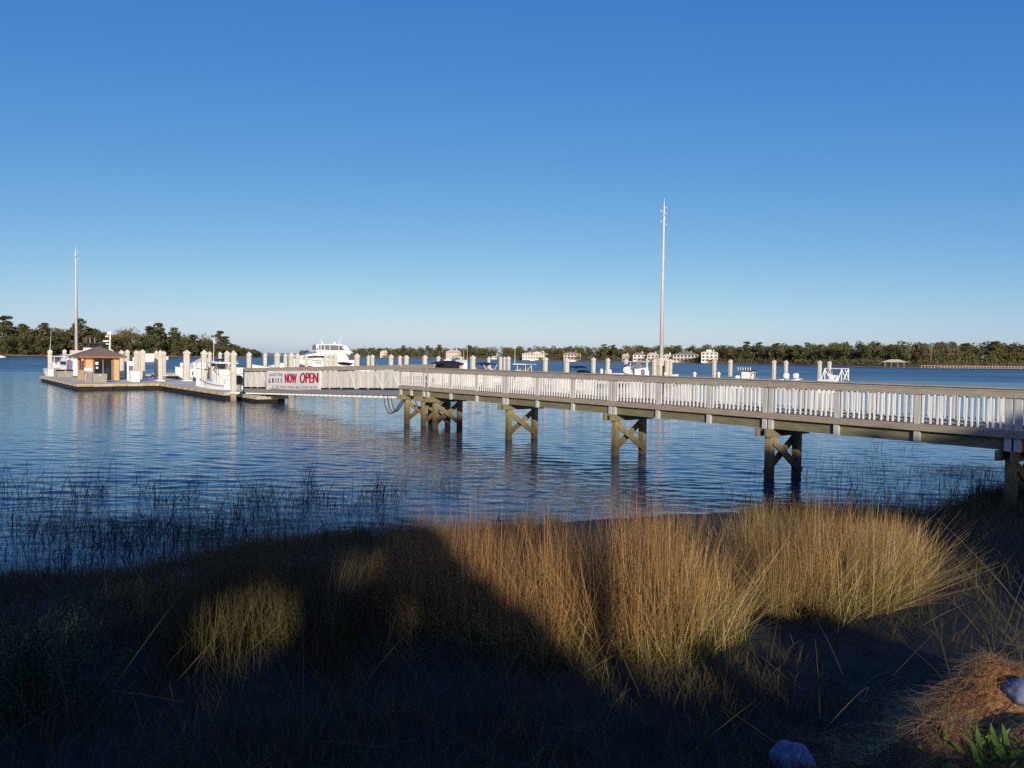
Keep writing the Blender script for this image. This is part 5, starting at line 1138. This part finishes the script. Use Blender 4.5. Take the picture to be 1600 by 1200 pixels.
# stones
def stone(px, py, z, r0, label, seed):
    g_ = hit(px, py); q = np.random.default_rng(seed)
    import bmesh
    bm = bmesh.new(); bmesh.ops.create_icosphere(bm, subdivisions=4, radius=1)
    a = q.normal(size=(5, 3)); ph = q.uniform(0, 6, 5)
    for v in bm.verts:
        d_ = sum(math.sin(2.2 * float(np.dot(a[i], v.co)) + ph[i]) for i in range(5)) / 5; f_ = sum(math.sin(7 * float(np.dot(a[i], v.co)) + ph[i]) for i in range(5)) / 5
        v.co *= r0 * (1 + .22 * d_ + .05 * f_); v.co.z *= .75
    me_ = bpy.data.meshes.new('stone'); bm.to_mesh(me_); bm.free()
    o = link('stone', me_, M['rock'], smooth=True); o.location = (g_.x, g_.y, float(ground_z(g_.x, g_.y)) + r0 * .25)
    return tag(o, label, 'stone')
stone(1238, 1194, 1.25, .105, 'pale stone at the bottom edge, its blue shade put into the colour', 3)
stone(1602, 1090, 1.42, .095, 'pale stone at the right edge beside lit straw, blue shade in its colour', 4)
# leafy weeds at the bottom right corner
g_ = gnd(1548, 1186, 1.60); r_ = random.Random(4)
g_ = WEED; wd = root('weed', (g_.x, g_.y, g_.z - .01), 0, 'bright green leafy weed at the bottom right corner', 'plant')
lm = MB(); st = MB()
for k in range(70):
    bx, by = r_.gauss(.02, .13), r_.gauss(0, .06); a = r_.uniform(0, 6.28); L_ = r_.uniform(.06, .15); w_ = L_ * .085; el = r_.uniform(.5, 1.35); z0 = r_.uniform(0, .03)
    d = Vector((math.cos(a) * math.cos(el), math.sin(a) * math.cos(el), math.sin(el))); sd = d.cross(Vector((math.sin(a * 3), math.cos(a * 2), .3))).normalized(); b0 = Vector((bx, by, z0)); bend = Vector((math.cos(a), math.sin(a), -.6)) * L_ * .2
    pts = [b0, b0 + d * L_ * .35, b0 + d * L_ * .7 + bend * .4, b0 + d * L_ + bend]; ws = [.25, 1, .8, .05]
    for i in range(3): lm.add([pts[i] - sd * w_ * ws[i], pts[i] + sd * w_ * ws[i], pts[i + 1] + sd * w_ * ws[i + 1], pts[i + 1] - sd * w_ * ws[i + 1]], [(0, 1, 2, 3)])
lm.build('leaves', island_mat('weed_leaf', [(.09, .18, .025), (.14, .24, .04), (.06, .12, .02), (.18, .24, .06)], .5, trans=.25), wd)
# feathery dark shrub at the bottom left
g_ = gnd(55, 1190, .95); sh = root('shrub', (g_.x, g_.y, float(ground_z(g_.x, g_.y))), 0, 'feathery dark green shrub in the shade at the bottom left corner', 'shrub')
q = np.random.default_rng(91); Ls = []; st = MB()
for k in range(26):
    a = q.uniform(0, 6.28); tip = np.array([math.cos(a) * q.uniform(.05, .3), math.sin(a) * q.uniform(.05, .3), q.uniform(.25, .72)]); b0 = np.array([q.normal() * .12, q.normal() * .1, 0]); tip = tip + b0
    st.tube([tuple(b0), tuple(b0 * .5 + tip * .5 + np.array([0, 0, .04])), tuple(tip)], [.006, .004, .002], 4)
    t_ = q.random((420, 1)); Ls.append(quads(b0 + (tip - b0) * t_ + q.normal(size=(420, 3)) * .03, .017, rs=q))
V, Qd = joinVQ(Ls); o = link('foliage', np_mesh('foliage', V, Qd), island_mat('shrub_leaf', [(.025, .06, .03), (.04, .085, .04), (.016, .04, .02)], .6), sh); st.build('stems', M['bark'], sh)

# ------------------------------------------------------------------ unseen shade casters put behind the viewer: a low building, oaks, a pine
SL = math.tan(SUN_EL); SX = -math.tan(SUN_AZ) ; SXN = math.sin(SUN_AZ) / -math.cos(SUN_AZ)
def behind(c, T, y):            # a point whose shadow line meets y=0 at x=c, height T
    return np.stack([c - SXN * y, y, T - SL * y * math.sqrt(1 + SXN ** 2)], -1)
bh = root('shade_building', (0, 0, 0), 0, 'unseen low dark building added behind the viewer to shade the bank', 'building')
zr = 2.50 + 11 * SL; m_ = MB(); m_.box(-22, 21, -14.0, -8.2, 1.5, zr - 1.15); m_.build('wall', M['brickwall'], bh)
m_ = MB(); m_.prism([(-14.6, zr - 1.2), (-7.6, zr - 1.2), (-11, zr)], -22.6, 21.6)
m_.v = [(y, x, z) for x, y, z in m_.v]; m_.build('roof', M['shingle'], bh)
for cc, Tc, hw in ((.62, 2.85, .10), (1.95, 2.66, .10)):  # stacks added on the unseen roof to cast short dark bands
    b0 = behind(np.array([cc]), np.array([Tc]), np.array([-11.0]))[0]; m_ = MB(); m_.box(b0[0] - hw, b0[0] + hw, -11.25, -10.75, b0[2] - 1.4, b0[2]); m_.build('chimney', M['brickwall'], bh)
def shade_oak(name, label, cs, tops, c0, c1, n_, seed, holes=(), bottom=1.9, tx=0):  # leaf screen added out of view, its outline set by the shadow edge
    q = np.random.default_rng(seed); c = q.uniform(c0, c1, n_); top = np.interp(c, cs, tops) + (.22 * vnoise(c * 1.6, c * 0 + seed, 8) + .16 * vnoise(c * 6, c * 0 + seed, 12) + .09 * vnoise(c * 15, c * 0 + seed, 13)); T = bottom + (top - bottom) * q.random(n_) ** .9
    ok = T < top
    for hc0, hc1, ht0, ht1 in holes:  # gaps left in the leaves so lit spots fall on the grass
        u_ = (c - (hc0 + hc1) / 2) / ((hc1 - hc0) / 2); v_ = (T - (ht0 + ht1) / 2) / ((ht1 - ht0) / 2); rr_ = np.sqrt(u_ ** 2 + v_ ** 2) + .40 * vnoise(c * 9, T * 9, 14) + .12
        ok &= rr_ > 1
    c, T = c[ok], T[ok]; y = q.uniform(-17, -15, len(c)); V, Qd = quads(behind(c, T, y), .30, rs=q)
    r_ = root(name, (0, 0, 0), 0, label, 'tree'); o = link('crown', np_mesh('crown', V, Qd), M['leaf_dark'], r_)
    m_ = MB()
    for x in tx: m_.tube([(x, -16, 1.5), (x + .2, -16.1, 4.5), (x - .3, -16, 7.5)], [.35, .28, .15], 8)
    m_.build('trunk', M['bark'], r_)
shade_oak('shade_oak_tree', 'unseen wide dark oak added behind the viewer to shade the left bank', [-24, -6, -2.2, -1.2, -.5, .2, .95], [5.5, 6.2, 6.0, 5.2, 3.9, 3.15, 2.45], -24, .95, 30000, 5,
          [(-1.78, -1.0, 2.42, 3.1), (-.80, -.45, 2.9, 3.4), (-.38, -.08, 2.55, 2.95), (-2.9, -2.65, 2.5, 2.75), (-2.35, -2.15, 2.7, 3.0), (-.95, -.82, 2.5, 2.8), (-.12, .12, 2.95, 3.15), (-1.5, -1.3, 3.35, 3.6), (.3, .45, 2.45, 2.62), (-.6, -.5, 2.35, 2.6)], 2.0, (-14, -6, -3))
shade_oak('shade_oak_tree', 'unseen wide dark oak added behind the viewer to shade the right bank', [5.2, 6.3, 7.1, 7.9, 9.2, 24], [2.4, 3.0, 4.5, 6.0, 6.25, 6.3], 5.2, 24, 26000, 6, [], 2.0, (9, 16))
pn = root('pine_tree', (1.24 + 5.5 * SXN, -5.5, 1.6), 0, 'small stout unseen pine close behind the viewer, sized for its shadow band', 'tree')
MB().tube([(0, 0, -.3), (.05, 0, 5), (0, 0, 8.2)], [.27, .25, .10], 10).build('trunk', M['bark'], pn)  # unseen trunk, widened to throw a dark band over the grass
q = np.random.default_rng(8); Ls = [quads(blob((q.normal() * .8, q.normal() * .8, q.uniform(7.9, 8.9)), (.8, .8, .35), 90, q), .35, rs=q) for k in range(9)]
V, Qd = joinVQ(Ls); link('crown', np_mesh('crown', V, Qd), M['leaf_dark'], pn)
